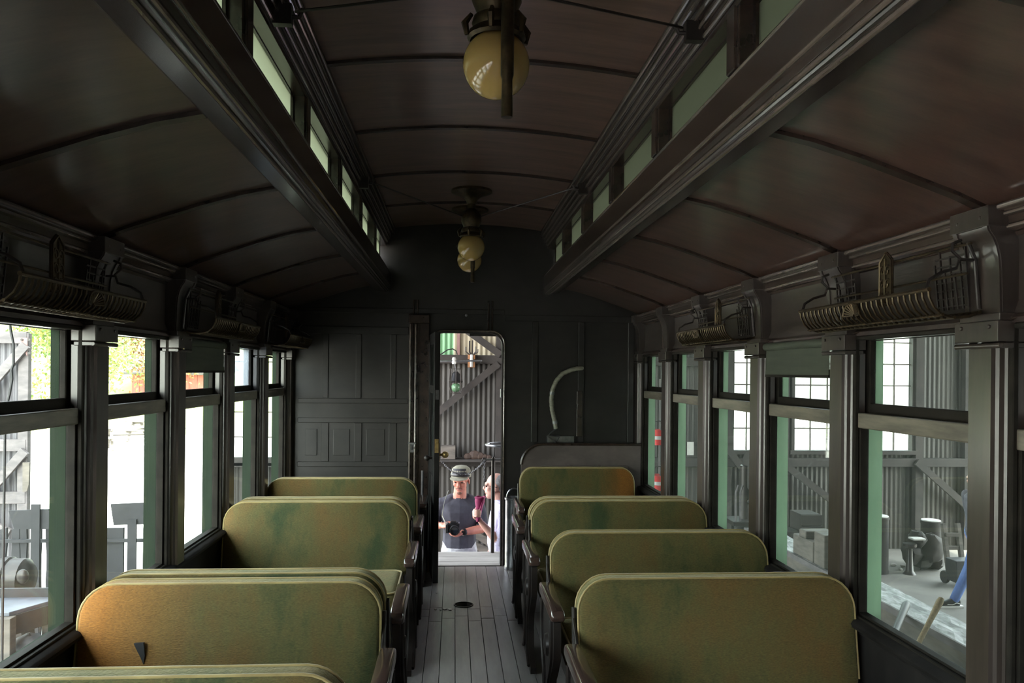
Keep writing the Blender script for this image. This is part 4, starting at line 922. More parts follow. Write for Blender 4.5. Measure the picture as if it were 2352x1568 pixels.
# long splintered baulk beside the coach, blocks stacked on it, tool handles
T = empty('timber_baulk', (3.7, 7, GZ), label='long low timber baulk with splintered bleached top lying beside the coach', cat='timber')
part('baulk_face', B(3.535, 3.88, 3.4, 9.7, GZ, -.37), 'timb', T)
bt = MB(); n_ = 60; v = []; rr = random.Random(8)
for i in range(n_ + 1):
    for j in range(7): v.append((3.53 + .355 * j / 6, 3.4 + 6.3 * i / n_, -.352 + rr.uniform(-.008, .008)))
bt.add(v, [(i * 7 + j, i * 7 + j + 1, (i + 1) * 7 + j + 1, (i + 1) * 7 + j) for i in range(n_) for j in range(6)])
part('splintered_top', bt, 'baulk', T)
part('edge_strip', B(3.522, 3.542, 3.4, 9.7, -.40, -.345), 'timbp', T)
for q, (px, w_, z0, z1) in enumerate(((1893, .40, -.35, -.02), (1865, .50, -.35, -.14), (1875, .20, -.14, -.06))):
    p = at(px, 1270, 8.1); part('timber_block', B(3.56, 3.86, 8.1 - w_ / 2 + .02 * q, 8.1 + w_ / 2, z0, z1) if q != 0 else B(3.56, 3.86, 7.62, 7.85, z0, z1), 'timb', label='%s sawn timber block on the splintered baulk' % ('tall upright', 'long low', 'small topmost')[q], cat='timber block', group='timber blocks on the baulk', bevel=.012)
def handle(a, b, r0, r1, m, label):
    a = Vector(a); b = Vector(b); d = b - a; g = a + d * ((GZ + .03 - a.z) / d.z)
    pts = [a, a.lerp(b, .08), a.lerp(b, .5), b, g]
    T = empty('tool_handle', g, label=label, cat='tool')
    part('shaft', MB().tube(pts, [r1 * .8, r1, r0, r0, r0 * 1.1], 12), m, T, smooth=True)
    part('tool_head', MB().beam((g.x - .12, g.y, g.z + .03), (g.x + .12, g.y, g.z + .03), .05, .05), 'iron', T, bevel=.006)
handle(atx(2162, 1375, 3.60), atx(2112, 1472, 3.30), .019, .026, 'straw', 'tan tool handle leaning over the splintered timber baulk')
handle(atx(2082, 1386, 3.60), atx(2060, 1440, 3.30), .028, .032, 'rub', 'short dark tool handle leaning over the splintered timber baulk')
for q, (px, py, w_, h_) in enumerate(((1800, 1210, .30, .55), (1850, 1203, .30, .78), (1905, 1230, .34, .45))):
    p = at(px, py, 10.9)
    T = empty('crate', (p.x, 10.9, GZ), label='%s dark wooden crate by the shed wall behind the shaded window' % ('broad', 'tallest', 'low')[q], cat='crate', group='dark crates by the shed wall')
    for j in range(5): part('crate_board', B(p.x - w_ / 2, p.x + w_ / 2, 10.70, 10.72, GZ + h_ * j / 5 + .006, GZ + h_ * (j + 1) / 5 - .006), 'timbd', T)
    part('crate_body', B(p.x - w_ / 2 + .01, p.x + w_ / 2 - .01, 10.72, 11.1, GZ, GZ + h_), 'timbd', T)

# ------------------------------------------------------------------ yard side
dy_ = 9.2
T = empty('shed_door', (-5.6, dy_, GZ), label='open corrugated shed door in a bleached timber frame at the yard', cat='door')
xr = at(68, 900, dy_).x; ztop = at(40, 765, dy_).z; xl_ = xr - 1.75
part('door_sheet', sheet_mesh(xl_, xr - .03, GZ + .05, ztop - .03, dy_ + .05, .066, .010), 'corrp', T, smooth=True)
part('door_stile', B(xr - .11, xr, dy_ - .03, dy_ + .04, GZ + .02, ztop), 'timbp', T, bevel=.005)
part('door_stile', B(xl_, xl_ + .11, dy_ - .03, dy_ + .04, GZ + .02, ztop), 'timbp', T, bevel=.005)
for py in (775, 1022, 1142):
    z = at(30, py, dy_).z; part('door_rail', B(xl_ + .1, xr - .02, dy_ - .035, dy_ + .035, z - .065, z + .065), 'timbp', T, bevel=.005)
for a, b in (((-75, 945), (60, 792)), ((-70, 1180), (58, 1035)), ((-60, 1185), (22, 1225)), ((-30, 905), (20, 960))):
    part('door_brace', MB().beam(at(*a, dy_ - .06), at(*b, dy_ - .06), .05, .10), 'timbp', T, bevel=.004)
g0 = [at(px, py, dy_) for px, py in ((46, 776), (70, 776), (69, 818))]
gp = part('gusset_plate', MB().ext([(q.x, q.z) for q in g0], 'y', dy_ - .062, dy_ - .05), 'pink', T)
for px, py in ((51, 780), (67, 780), (59, 795), (67, 811)):
    q = at(px, py, dy_ - .06); part('bolt', MB().lathe([(.001, -.012), (.014, -.012), (.014, 0), (.001, 0)], (q.x, dy_ - .062, q.z), 8, 'y'), 'iron', gp)
sp = [at(px, py, dy_) for px, py in ((60, 1060), (76, 1060), (74, 1110), (70, 1125), (60, 1128))]
part('door_patch', MB().ext([(q.x, q.z) for q in sp], 'y', dy_ - .075, dy_ - .05), 'timb', T)
part('yard_cable', MB().tube([at(px, py, 4.6) for px, py in ((22, 690), (24, 756), (31, 790), (31, 835), (26, 850), (28, 870), (22, 905), (15, 935), (12, 960), (10, 1100), (6, 1400), (4, 1600))], .0075, 6), 'cable', label='black cable hanging outside the nearest yard-side window', cat='cable', smooth=True)
# fence of rough boards
T = empty('board_fence', (-4.2, 8.0, GZ), label='dark backlit board fence standing along the yard outside the coach', cat='fence')
def wob(pxa, pxb, pyt, q, m='timbb', depth=8.0, wob_=2.0):
    rr = random.Random(q * 13 + 1); zt_ = at(60, pyt, depth).z; n = 9; L_, R_ = [], []
    for i in range(n + 1):
        z = GZ + (zt_ - GZ) * i / n
        L_.append((at(pxa + rr.uniform(-wob_, wob_), 1200, depth).x, z)); R_.append((at(pxb + rr.uniform(-wob_, wob_), 1200, depth).x, z + (rr.uniform(-.02, .02) if i == n else 0)))
    return MB().ext(L_ + R_[::-1], 'y', depth - .015, depth + .015)
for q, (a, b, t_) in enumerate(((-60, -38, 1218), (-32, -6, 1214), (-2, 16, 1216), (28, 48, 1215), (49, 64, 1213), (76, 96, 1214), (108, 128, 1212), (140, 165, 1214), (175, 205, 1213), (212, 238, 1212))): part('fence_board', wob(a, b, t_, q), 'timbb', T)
for q, (a, b, t_) in enumerate(((243, 285, 1213), (330, 352, 1213))): part('fence_board', wob(a, b, t_, q + 20, wob_=.3), 'timbb', T)
part('fence_board', B(at(257, 1290, 8.0).x, at(300, 1290, 8).x, 8.02, 8.05, GZ, at(60, 1290, 8).z), 'timbb', T) if False else None
for py in (1240,): 
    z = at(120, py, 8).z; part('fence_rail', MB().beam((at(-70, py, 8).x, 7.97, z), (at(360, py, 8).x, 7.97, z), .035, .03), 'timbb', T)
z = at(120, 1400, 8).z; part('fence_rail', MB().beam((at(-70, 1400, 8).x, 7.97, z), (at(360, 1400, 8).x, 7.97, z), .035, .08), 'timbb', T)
def sign(pts, post, label, depth):
    T = empty('reading_board', at(post, 1300, depth), label=label, cat='sign', group='backlit boards over the fence')
    q = [at(px, py, depth) for px, py in pts]
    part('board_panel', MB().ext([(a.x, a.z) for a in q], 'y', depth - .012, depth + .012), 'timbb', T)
    c = at(post, 1200, depth)
    part('board_post', B(c.x - .04, c.x + .04, depth - .035, depth + .045 - .06 + .0, GZ, q[2].z + .05), 'timbb', T)
sign(((255, 1157), (350, 1153), (346, 1203), (262, 1205)), 306, 'backlit reading board on a square post outside the second yard-side window', 7.8)
sign(((21, 1172), (60, 1171), (72, 1169), (112, 1169), (124, 1190), (121, 1214), (34, 1214)), 85, 'ragged dark board over the fence outside the nearest yard-side window', 7.8)
# dark motor drum and work bench
T = empty('motor_drum', at(35, 1330, 6.9), label='dark round motor casing behind the zinc bench outside the nearest window', cat='motor')
c = at(38, 1328, 6.9)
part('drum_body', MB().lathe([(.001, -.28), (.13, -.28), (.165, -.25), (.165, -.05), (.18, -.04), (.18, 0), (.165, .01), (.165, .12), (.12, .16), (.04, .17), (.001, .17)], (c.x - .05, 6.9, c.z), 22, 'x'), 'iron', T, smooth=True)
part('drum_stand', MB().ext([(c.x - .35, GZ), (c.x + .15, GZ), (c.x + .06, c.z - .1), (c.x - .28, c.z - .1)], 'y', 6.8, 7.0), 'iron', T)
part('drum_cap', MB().ball((c.x + .12, 6.76, c.z + .05), (.05, .03, .06)), 'iron', T, smooth=True)
T = empty('work_bench', (-3.6, 5.9, GZ), label='low work bench with bluish zinc top and dark apron outside the nearest window', cat='bench')
def zz(py, y, px=60): return at(px, py, y).z
zb_ = zz(1374, 6.3)
xb1 = at(119, 1380, 6.1).x
part('bench_top', MB().add([(-4.9, 5.95, zb_ - .03), (xb1 - .22, 5.95, zb_ - .03), (xb1, 6.3, zb_ - .02), (-4.9, 6.3, zb_ - .03), (-4.9, 5.95, zb_), (xb1 - .22, 5.95, zb_), (xb1, 6.3, zb_ + .012), (-4.9, 6.3, zb_)], [(0, 3, 2, 1), (4, 5, 6, 7), (0, 1, 5, 4), (1, 2, 6, 5), (2, 3, 7, 6), (3, 0, 4, 7)]), 'zinc', T, bevel=.004)
part('bench_upstand', MB().beam((-4.9, 6.32, zb_ + .03), (xb1 + .01, 6.32, zb_ + .04), .03, .07), 'timbb', T)
part('bench_apron', MB().beam((xb1 - .21, 5.97, zb_ - .10), (xb1 + .005, 6.28, zb_ - .08), .03, .14).beam((-4.9, 5.965, zb_ - .10), (xb1 - .22, 5.965, zb_ - .10), .03, .14), 'timbb', T)
for x_, y_ in ((at(8, 1450, 5.9).x, 5.93), (xb1 - .06, 6.22), (-4.8, 6.0), (-4.8, 6.2)): part('bench_leg', B(x_ - .05, x_ + .05, y_ - .04, y_ + .04, GZ, zb_ - .03), 'timb', T, bevel=.004)
part('bench_shelf', B(-4.85, xb1 - .02, 5.98, 6.28, zz(1505, 6.1) - .03, zz(1505, 6.1)), 'timbb', T)
for q, (px, py, sz) in enumerate(((66, 1442, .14), (36, 1478, .10), (96, 1448, .09), (5, 1500, .09))):
    p = at(px, py + 6, 6.12); rr = random.Random(q + 70); zf = zz(1505, 6.1)
    mb = MB().ball((p.x, 6.12, zf + sz * .55), (sz * .8, .12, sz * .55), 10, 6); mb.v = [(a + rr.uniform(-.015, .015), b + rr.uniform(-.015, .015), max(zf + .001, d + rr.uniform(-.012, .012))) for a, b, d in mb.v]
    part('rubble_stone', mb, 'stone', label='%s pale rubble stone on the lower shelf of the zinc bench' % ('largest', 'middle', 'small', 'half-hidden')[q], cat='stone', group='rubble stones under the bench', smooth=True)
# picnic tables
def picnic(px, py, rz, label):
    d = at(px, py, 20) - CAM; g = CAM + d * ((GZ - CAM.z) / d.z)
    T = empty('picnic_table', (0, 0, 0), label=label, cat='picnic table', group='picnic tables in the yard')
    for i in range(5): part('top_plank', B(-.9, .9, -.36 + .148 * i, -.36 + .148 * i + .138, .72, .76), 'timb', T)
    for s in (-1, 1):
        for i in range(2): part('seat_plank', B(-.9, .9, s * .60 + .14 * i - .14, s * .60 + .14 * i - .005, .42, .46), 'timb', T)
        part('leg_frame', MB().beam((s * .65, -.62, .02), (s * .65, -.22, .72), .05, .09, (1, 0, 0)).beam((s * .65, .62, .02), (s * .65, .22, .72), .05, .09, (1, 0, 0)).beam((s * .65, -.72, .39), (s * .65, .72, .39), .05, .09).beam((s * .65, -.36, .68), (s * .65, .36, .68), .05, .08), 'timb', T)
    T.location = (g.x, g.y, GZ - .01); T.rotation_euler = (0, 0, rz)
picnic(302, 1030, .5, 'weathered picnic table on the glaring yard outside the second window')
picnic(352, 1012, -.2, 'second weathered picnic table partly cut by the coach window edge')
# red boarded outbuilding
rbx = at(438, 900, 44)
T = empty('red_outbuilding', (rbx.x, 42, GZ), label='red boarded outbuilding across the yard seen through the shaded window', cat='building')
part('building_wall', B(rbx.x - 2.3, rbx.x + 1.8, 42, 46, GZ - .01, 1.3), 'red', T)
part('building_roof', MB().ext([(41.6, 1.25), (44, 2.1), (46.4, 1.25), (46.4, 1.35), (44, 2.2), (41.6, 1.35)], 'x', rbx.x - 2.6, rbx.x + 2.1), 'roofm', T)
for i in range(10): part('wall_board', B(rbx.x - 2.3 + i * .41 + .01, rbx.x - 2.3 + i * .41 + .40, 41.97, 42.001, GZ, 1.28), 'red', T)
part('building_door', B(rbx.x - 1.2, rbx.x - .3, 41.94, 41.975, GZ, .85), 'timbp', T)
# trees on the bank
tcache = {}
def tree(x, y, h, kind, label, seed):
    rr = random.Random(seed); z0 = GZ - .1 + (11 * max(0, (y - 33.5) / 36) ** 1.4)
    T = empty('yard_tree', (x, y, z0), label=label, cat='tree', group='trees on the bank behind the yard')
    tb = MB().tube([(x, y, z0 - .3), (x + .1, y, z0 + h * .3), (x - .1, y + .1, z0 + h * .6), (x, y, z0 + h * .85)], [.22, .17, .11, .04], 8)
    for q in range(6):
        a = rr.uniform(0, 6.28); zz_ = z0 + h * rr.uniform(.3, .65); tb.tube([(x, y, zz_), (x + math.cos(a) * h * .2, y + math.sin(a) * h * .2, zz_ + h * .15)], [.07, .02], 6)
    part('trunk', tb, 'bark', T, smooth=True)
    fo = MB(); cl = [(rr.gauss(0, h * .16), rr.gauss(0, h * .16), h * rr.uniform(.22, .98)) for _ in range(34)]
    for k in range(6500):
        c = cl[k % 34]; p = Vector((x + c[0] + rr.gauss(0, h * .075), y + c[1] + rr.gauss(0, h * .075), z0 + c[2] + rr.gauss(0, h * .06)))
        u_ = Vector((rr.gauss(0, 1), rr.gauss(0, 1), rr.gauss(0, 1))).normalized(); v_ = u_.orthogonal().normalized(); sz = rr.uniform(.05, .11)
        fo.add([p + u_ * sz, p + v_ * sz * .55, p - u_ * sz, p - v_ * sz * .55], [(0, 1, 2, 3)])
    me = bpy.data.meshes.new('foliage'); me.from_pydata(fo.v, [], fo.f); me.update()
    for n_ in {'g': ('leafg', 'leafy'), 'y': ('leafy', 'leafg'), 'r': ('leafr', 'leafy')}[kind]: me.materials.append(M[n_])
    me.polygons.foreach_set('material_index', [1 if rr.random() < .22 else 0 for _ in fo.f])
    tag(put('foliage', me, T), kind='stuff')
tl = [(-23.8, 36, 8, 'g', 'green leafy tree on the bank outside the nearest window beside the corrugated door'), (-20.2, 43, 9, 'g', 'broad green tree on the bank next to the corrugated door edge'), (-28, 43, 10, 'r', 'russet tree on the bank behind the corrugated door'), (-16.4, 36, 7.5, 'y', 'yellow-green tree on the bank outside the second yard-side window'),
      (-13.8, 40, 6, 'r', 'russet tree on the bank at the edge of the second window'), (-24.5, 50, 10, 'g', 'tall green tree on the bank filling the gap beyond the corrugated door'), (-12.2, 52, 7, 'g', 'green tree behind the red outbuilding'), (-8.4, 58, 8, 'y', 'yellow tree behind the end of the red outbuilding'),
      (-31, 36, 8, 'g', 'green tree on the bank hidden by the corrugated door'), (-18.6, 50, 11, 'g', 'tallest green tree highest up the bank')]
for q, a in enumerate(tl): tree(*a, seed=q * 17 + 3)

# ------------------------------------------------------------------ people: one continuous skin each
def figure(name, loc, label, prims, mats, voxel=.0075, neck=None, hem=None):
    """prims: (material index, kind, data); the union of all shapes becomes one continuous surface"""
    T = empty(name, loc, label=label, cat='person')
    mb = MB()
    for mi, kind, d in prims:
        if kind == 'e': mb.ball(d[0], d[1], 16, 12)
        else:
            pts, rs = d; pts = [Vector(p) for p in pts]
            mb.tube(pts, rs, 12)
            for p, r in ((pts[0], rs[0]), (pts[-1], rs[-1])):
                q = min(r) if isinstance(r, tuple) else r
                mb.ball(p, q * .98, 10, 8)
    me = mb.mesh('body_src'); o = bpy.data.objects.new('body_src', me); COL.objects.link(o)
    md = o.modifiers.new('r', 'REMESH'); md.mode = 'VOXEL'; md.voxel_size = voxel; md.use_smooth_shade = True
    sm = o.modifiers.new('s', 'SMOOTH'); sm.factor = .5; sm.iterations = 3
    dg = bpy.context.evaluated_depsgraph_get(); dg.update()
    out = bpy.data.meshes.new_from_object(o.evaluated_get(dg)); out.name = 'body'
    bpy.data.objects.remove(o)
    n = len(out.polygons); cen = np.zeros(n * 3); out.polygons.foreach_get('center', cen); cen = cen.reshape(-1, 3)
    best = np.full(n, 1e9); idx = np.zeros(n, int)
    for mi, kind, d in prims:
        if kind == 'e':
            r = np.array(d[1] if isinstance(d[1], (tuple, list)) else (d[1],) * 3); q = np.linalg.norm((cen - np.array(d[0])) / r, axis=1); dist = (q - 1) * r.min()
        else:
            pts, rs = d; dist = np.full(n, 1e9)
            for (a, b, ra, rb) in zip(pts, pts[1:], rs, rs[1:]):
                a = np.array(a, float); b = np.array(b, float); ab = b - a; t = np.clip(((cen - a) @ ab) / (ab @ ab), 0, 1)
                fa = np.mean(ra); fb = np.mean(rb)
                dist = np.minimum(dist, np.linalg.norm(cen - a - t[:, None] * ab, axis=1) - (fa + (fb - fa) * t))
        k = dist < best; best[k] = dist[k]; idx[k] = mi
    if neck: idx[(cen[:, 2] > neck) & (np.abs(cen[:, 0]) < .066) & (idx == 0)] = 1
    if hem: idx[(cen[:, 2] < hem) & (idx == 0)] = 2
    for m_ in mats: out.materials.append(M[m_])
    out.polygons.foreach_set('material_index', idx.astype(np.int32)); out.polygons.foreach_set('use_smooth', [True] * n)
    b = put('body', out, T); b.matrix_parent_inverse = Matrix.Identity(4)
    return T
def sub(T, name, mb, m, **k):
    o = part(name, mb, m, None, **k); o.parent = T; return o
def hand(wrist, tip, palm_n, mi, side=1, curl=.6, s=1.0):
    """palm and five unequal bent fingers from the wrist towards tip; palm_n is the palm normal (fingers curl to it)"""
    w_ = Vector(wrist); d = (Vector(tip) - w_).normalized(); n = Vector(palm_n); n = (n - d * n.dot(d)).normalized(); a = d.cross(n) * side
    P = [(mi, 't', ([w_, w_ + d * .045 * s, w_ + d * .085 * s], [(.027 * s, .02 * s), (.038 * s, .018 * s), (.040 * s, .016 * s)]))]
    out = []
    for q, (off, ln_) in enumerate(((-.029, .066), (-.010, .078), (.010, .074), (.028, .058))):
        b0 = w_ + d * .082 * s + a * off * s; L = ln_ * s; c1 = curl * .9; c2 = curl * 1.9; c3 = curl * 2.7
        p1 = b0 + (d * math.cos(c1) + n * math.sin(c1)) * L * .45; p2 = p1 + (d * math.cos(c2) + n * math.sin(c2)) * L * .32; p3 = p2 + (d * math.cos(c3) + n * math.sin(c3)) * L * .23
        out.append((mi, 't', ([b0 - d * .02, b0, p1, p2, p3], [.0095 * s, .0098 * s, .0092 * s, .0085 * s, .0075 * s])))
    tb = w_ + d * .025 * s - a * .028 * s; t1 = tb + (d * .6 - a * .75 + n * .25).normalized() * .036 * s; t2 = t1 + (d * .85 - a * .1 + n * .5).normalized() * .03 * s
    out.append((mi, 't', ([w_ + d * .02 * s, tb, t1, t2], [.015 * s, .0125 * s, .011 * s, .009 * s])))
    # palm oriented along a: approximate with two parallel tubes
    P = [(mi, 't', ([w_ + a * o_ * .55 * s, w_ + d * .04 * s + a * o_ * s, w_ + d * .085 * s + a * o_ * s], [.016 * s, .0165 * s, .014 * s])) for o_ in (-.027, -.009, .009, .027)]
    return P + out
def head(c, fwd, mi, lip, s=1.0):
    c = Vector(c); f = Vector(fwd).normalized(); up_ = Vector((0, 0, 1)); r = f.cross(up_).normalized(); up_ = r.cross(f)
    def q(x, y, z): return tuple(c + r * x * s + f * y * s + up_ * z * s)
    ax = lambda a, b, d: tuple(abs(v_) for v_ in (r * a + f * b + up_ * d))
    def el(p, a, b, d):   # ellipsoid approximated in axis aligned radii
        m_ = [max(abs(r[i]) * a, abs(f[i]) * b, abs(up_[i]) * d) for i in range(3)]; return (mi, 'e', (p, tuple(v_ * s for v_ in m_)))
    L = [el(q(0, -.012, .035), .074, .093, .085), el(q(0, .022, -.035), .060, .070, .078), el(q(0, .050, -.088), .036, .036, .030),
         (mi, 't', ([q(0, .086, .012), q(0, .104, -.024), q(0, .094, -.034)], [.009 * s, .0135 * s, .012 * s])),
         (mi, 't', ([q(-.040, .074, .022), q(0, .088, .024), q(.040, .074, .022)], [.012 * s, .012 * s, .012 * s])),
         (lip, 't', ([q(-.022, .082, -.060), q(0, .090, -.059), q(.022, .082, -.060)], [.007 * s, .0085 * s, .007 * s])),
         el(q(-.074, -.008, -.012), .010, .018, .030), el(q(.074, -.008, -.012), .010, .018, .030),
         el(q(-.036, .058, -.020), .026, .024, .026), el(q(.036, .058, -.020), .026, .024, .026)]
    return L, q

# man with the camera, facing the doorway, looking down to one side
LX, LY = -.035, 8.0
hl, q1 = head((.012, -.055, 1.635), (-.32, -1, -.22), 1, 3, 1.06)
pr1 = [(0, 't', ([(0, .02, .965), (0, .02, 1.10), (0, .01, 1.22), (0, 0, 1.32), (0, .01, 1.375), (0, .015, 1.43), (0, .015, 1.44)], [(.168, .128), (.166, .122), (.176, .120), (.19, .118), (.185, .105), (.11, .085), (.03, .03)])), (0, 't', ([(-.18, .018, 1.375), (-.075, .018, 1.442), (0, .02, 1.445), (.075, .018, 1.442), (.18, .018, 1.375)], [.068, .054, .05, .054, .068])),
       (0, 't', ([(0, .02, .955), (0, .02, 1.05)], [(.172, .130), (.168, .125)])),
       (2, 't', ([(0, .02, .90), (0, .02, .97)], [(.165, .12), (.162, .12)])),
       (1, 't', ([(0, .012, 1.40), (.0, .0, 1.46), (.005, -.012, 1.56)], [.076, .068, .062])),
       # his right arm (image left), elbow out behind the door edge, hand up at the camera grip
       (0, 't', ([(-.185, .02, 1.385), (-.215, .03, 1.31), (-.245, .0, 1.20)], [.068, .060, .052])),
       (1, 't', ([(-.245, .0, 1.20), (-.215, -.12, 1.195), (-.165, -.20, 1.215)], [.044, .036, .028])),
       # his left arm, forearm laid across the belly
       (0, 't', ([(.18, .02, 1.39), (.215, .02, 1.30), (.235, -.02, 1.19), (.205, -.06, 1.155)], [.068, .060, .054, .050])),
       (1, 't', ([(.215, -.06, 1.15), (.11, -.15, 1.150), (.03, -.205, 1.145)], [.046, .039, .029])),
       (2, 't', ([(-.085, .02, .93), (-.10, .01, .70), (-.105, .0, .50), (-.11, .02, .28), (-.11, .03, .10)], [.098, .085, .064, .056, .046])),
       (2, 't', ([(.085, .02, .93), (.10, .01, .70), (.105, .0, .50), (.11, .02, .28), (.11, .03, .10)], [.098, .085, .064, .056, .046])),
       (4, 't', ([(-.11, .05, .05), (-.115, -.06, .045), (-.12, -.17, .035)], [.05, .048, .035])), (4, 't', ([(.11, .05, .05), (.115, -.06, .045), (.12, -.17, .035)], [.05, .048, .035]))] + hl
pr1 += hand((-.165, -.20, 1.215), (-.10, -.27, 1.235), (.55, .25, -.8), 1, -1, .75)
pr1 += hand((.03, -.205, 1.145), (-.075, -.265, 1.110), (-.1, .1, 1), 1, -1, .55)
man1 = figure('person', (LX, LY, GZ), 'person in charcoal tee and olive cap holding a camera outside the end doorway', pr1, ['tee', 'skin', 'jeanp', 'lip', 'rub'], neck=1.455, hem=.965)
cp = MB(); cc = Vector((.012, -.045, 1.70)); n = 18
prof = [(.099, -.03), (.100, 0), (.097, .03), (.084, .058), (.056, .078), (.02, .086), (.001, .087)]
cp.lathe([(.090, -.032)] + prof, (cc.x, cc.y, cc.z), 22)
sub(man1, 'cap_crown', cp, 'capo', smooth=True)
fp = MB(); v = []
for j in range(5):
    for i in range(9):
        a = -PI / 2 - .3 + (-.85 + 1.7 * i / 8); h_ = -.02 + .078 * j / 4; rr_ = .1025 if h_ < .01 else .1025 - (h_ - .01) * .32
        v.append((cc.x + rr_ * math.cos(a), cc.y + rr_ * math.sin(a), cc.z + h_))
fp.add(v, [(j * 9 + i, j * 9 + i + 1, (j + 1) * 9 + i + 1, (j + 1) * 9 + i) for j in range(4) for i in range(8)])
sub(man1, 'cap_front', fp, 'capb', smooth=True)
vz = MB(); v = []
for j in range(4):
    for i in range(11):
        a = -PI / 2 - .3 + (-.95 + 1.9 * i / 10); e_ = math.cos((i - 5) / 5 * 1.3); r_ = .096 + .062 * j / 3 * max(.1, e_)
        v.append((cc.x + r_ * math.cos(a), cc.y + r_ * math.sin(a), cc.z - .028 - .022 * j / 3 * e_))
vz.add(v + [(a, b, c - .004) for a, b, c in v], [(j * 11 + i, j * 11 + i + 1, (j + 1) * 11 + i + 1, (j + 1) * 11 + i) for j in range(3) for i in range(10)] + [(44 + (j + 1) * 11 + i, 44 + (j + 1) * 11 + i + 1, 44 + j * 11 + i + 1, 44 + j * 11 + i) for j in range(3) for i in range(10)] + [(33 + i, 33 + i + 1, 77 + i + 1, 77 + i) for i in range(10)])
sub(man1, 'cap_visor', vz, 'capo', smooth=True)
gg = MB().tube([(cc.x + .104 * math.cos(t), cc.y + .104 * math.sin(t), cc.z - .006) for t in [-PI / 2 - .3 - 1.2 + 2.4 * i / 12 for i in range(13)]], [(.004, .014)] * 13, 8)
sub(man1, 'cap_band', gg, 'camb', smooth=True)
for sgn in (-1, 1): sub(man1, 'eye', MB().ball(q1(sgn * .033, .080, .004), (.011, .008, .0055)), 'eye', smooth=True)
sub(man1, 'moustache', MB().tube([q1(-.034, .082, -.058), q1(-.02, .090, -.048), q1(0, .097, -.045), q1(.02, .090, -.048), q1(.034, .082, -.058)], [.003, .005, .005, .005, .003], 8), 'hairb', smooth=True)
sub(man1, 'goatee', MB().ball(q1(0, .074, -.098), (.026, .016, .018), 12, 8), 'hairb', smooth=True)
sub(man1, 'wrist_watch', MB().tube([(.052, -.186, 1.146), (.030, -.206, 1.144)], [.035, .034], 14).box(.02, .06, -.245, -.225, 1.13, 1.165), 'camb', smooth=True)
cmr = empty('camera_body', (LX - .055, LY - .30, GZ + 1.18), label='black camera held at the belly by the capped person', cat='camera')
cx_, cy_, cz_ = LX - .062, LY - .30, GZ + 1.205
part('body_shell', MB().box(cx_ - .065, cx_ + .062, cy_ + .0, cy_ + .055, cz_ - .045, cz_ + .045).box(cx_ - .03, cx_ + .03, cy_ + .0, cy_ + .05, cz_ + .045, cz_ + .068).box(cx_ - .075, cx_ - .045, cy_ - .018, cy_ + .05, cz_ - .045, cz_ + .036), 'camb', cmr, bevel=.006)
part('lens_barrel', MB().lathe([(.001, 0), (.038, 0), (.040, -.03), (.043, -.032), (.043, -.075), (.046, -.08), (.046, -.10), (.038, -.10), (.034, -.085), (.001, -.08)], (cx_ + .012, cy_, cz_ - .004), 22, 'y'), 'camb', cmr, smooth=True)
part('lens_front', MB().lathe([(.001, -.088), (.034, -.086), (.034, -.084), (.001, -.083)], (cx_ + .012, cy_, cz_ - .004), 22, 'y'), 'lens', cmr, smooth=True)
part('dial', MB().lathe([(.001, 0), (.013, 0), (.013, .012), (.001, .012)], (cx_ + .048, cy_ + .025, cz_ + .045), 12).lathe([(.001, 0), (.010, 0), (.010, .010), (.001, .010)], (cx_ - .055, cy_ + .02, cz_ + .045), 12), 'steel', cmr)
part('neck_strap', MB().tube([(cx_ - .07, cy_ + .04, cz_ + .035), (cx_ - .11, cy_ + .12, cz_ + .10), (cx_ - .09, cy_ + .22, cz_ + .22), (cx_ - .05, cy_ + .235, cz_ + .33)], [(.003, .012)] * 4, 6), 'camb', cmr, smooth=True)

# second man in profile at the right of the doorway, facing left, holding a magenta bundle
LX2, LY2 = .375, 7.6
hl2, q2 = head((-.075, 0, 1.625), (-1, .08, .03), 1, 3, 1.04)
pr2 = [(0, 't', ([(0, 0, .98), (-.01, 0, 1.10), (-.015, 0, 1.25), (-.005, 0, 1.38), (0, 0, 1.46)], [(.125, .165), (.14, .17), (.13, .18), (.115, .175), (.07, .09)])),
       (2, 't', ([(0, 0, .86), (0, 0, 1.0)], [(.115, .16), (.12, .165)])),
       (1, 't', ([(-.005, 0, 1.43), (-.05, 0, 1.545)], [.064, .060])),
       (0, 't', ([(0, -.185, 1.40), (.0, -.215, 1.28), (-.035, -.21, 1.15)], [.066, .062, .058])),
       (1, 't', ([(-.035, -.21, 1.15), (-.10, -.215, 1.19), (-.205, -.20, 1.305)], [.044, .042, .029])),
       (0, 't', ([(0, .185, 1.40), (.02, .21, 1.25), (.0, .20, 1.12)], [.066, .060, .052])), (1, 't', ([(.0, .20, 1.12), (-.08, .20, 1.0), (-.12, .18, .93)], [.044, .036, .028])),
       (2, 't', ([(0, -.09, .90), (-.02, -.10, .70), (-.02, -.10, .48), (.0, -.10, .26), (.01, -.10, .09)], [.095, .085, .064, .055, .045])), (2, 't', ([(0, .09, .90), (-.01, .10, .70), (0, .10, .48), (.02, .10, .26), (.03, .10, .09)], [.095, .085, .064, .055, .045])),
       (4, 't', ([(.04, -.10, .05), (-.07, -.10, .045), (-.17, -.11, .035)], [.05, .047, .035])), (4, 't', ([(.06, .10, .05), (-.05, .10, .045), (-.15, .11, .035)], [.05, .047, .035]))] + hl2
bu = Vector((-.243, -.235, 1.405))     # where the fist closes round the bundle
pr2 += [(1, 't', ([(-.205, -.20, 1.305), (-.232, -.205, 1.345), tuple(bu + Vector((-.030, .018, -.03))), tuple(bu + Vector((-.034, .012, .025)))], [.027, .025, (.020, .026), (.018, .024)]))]
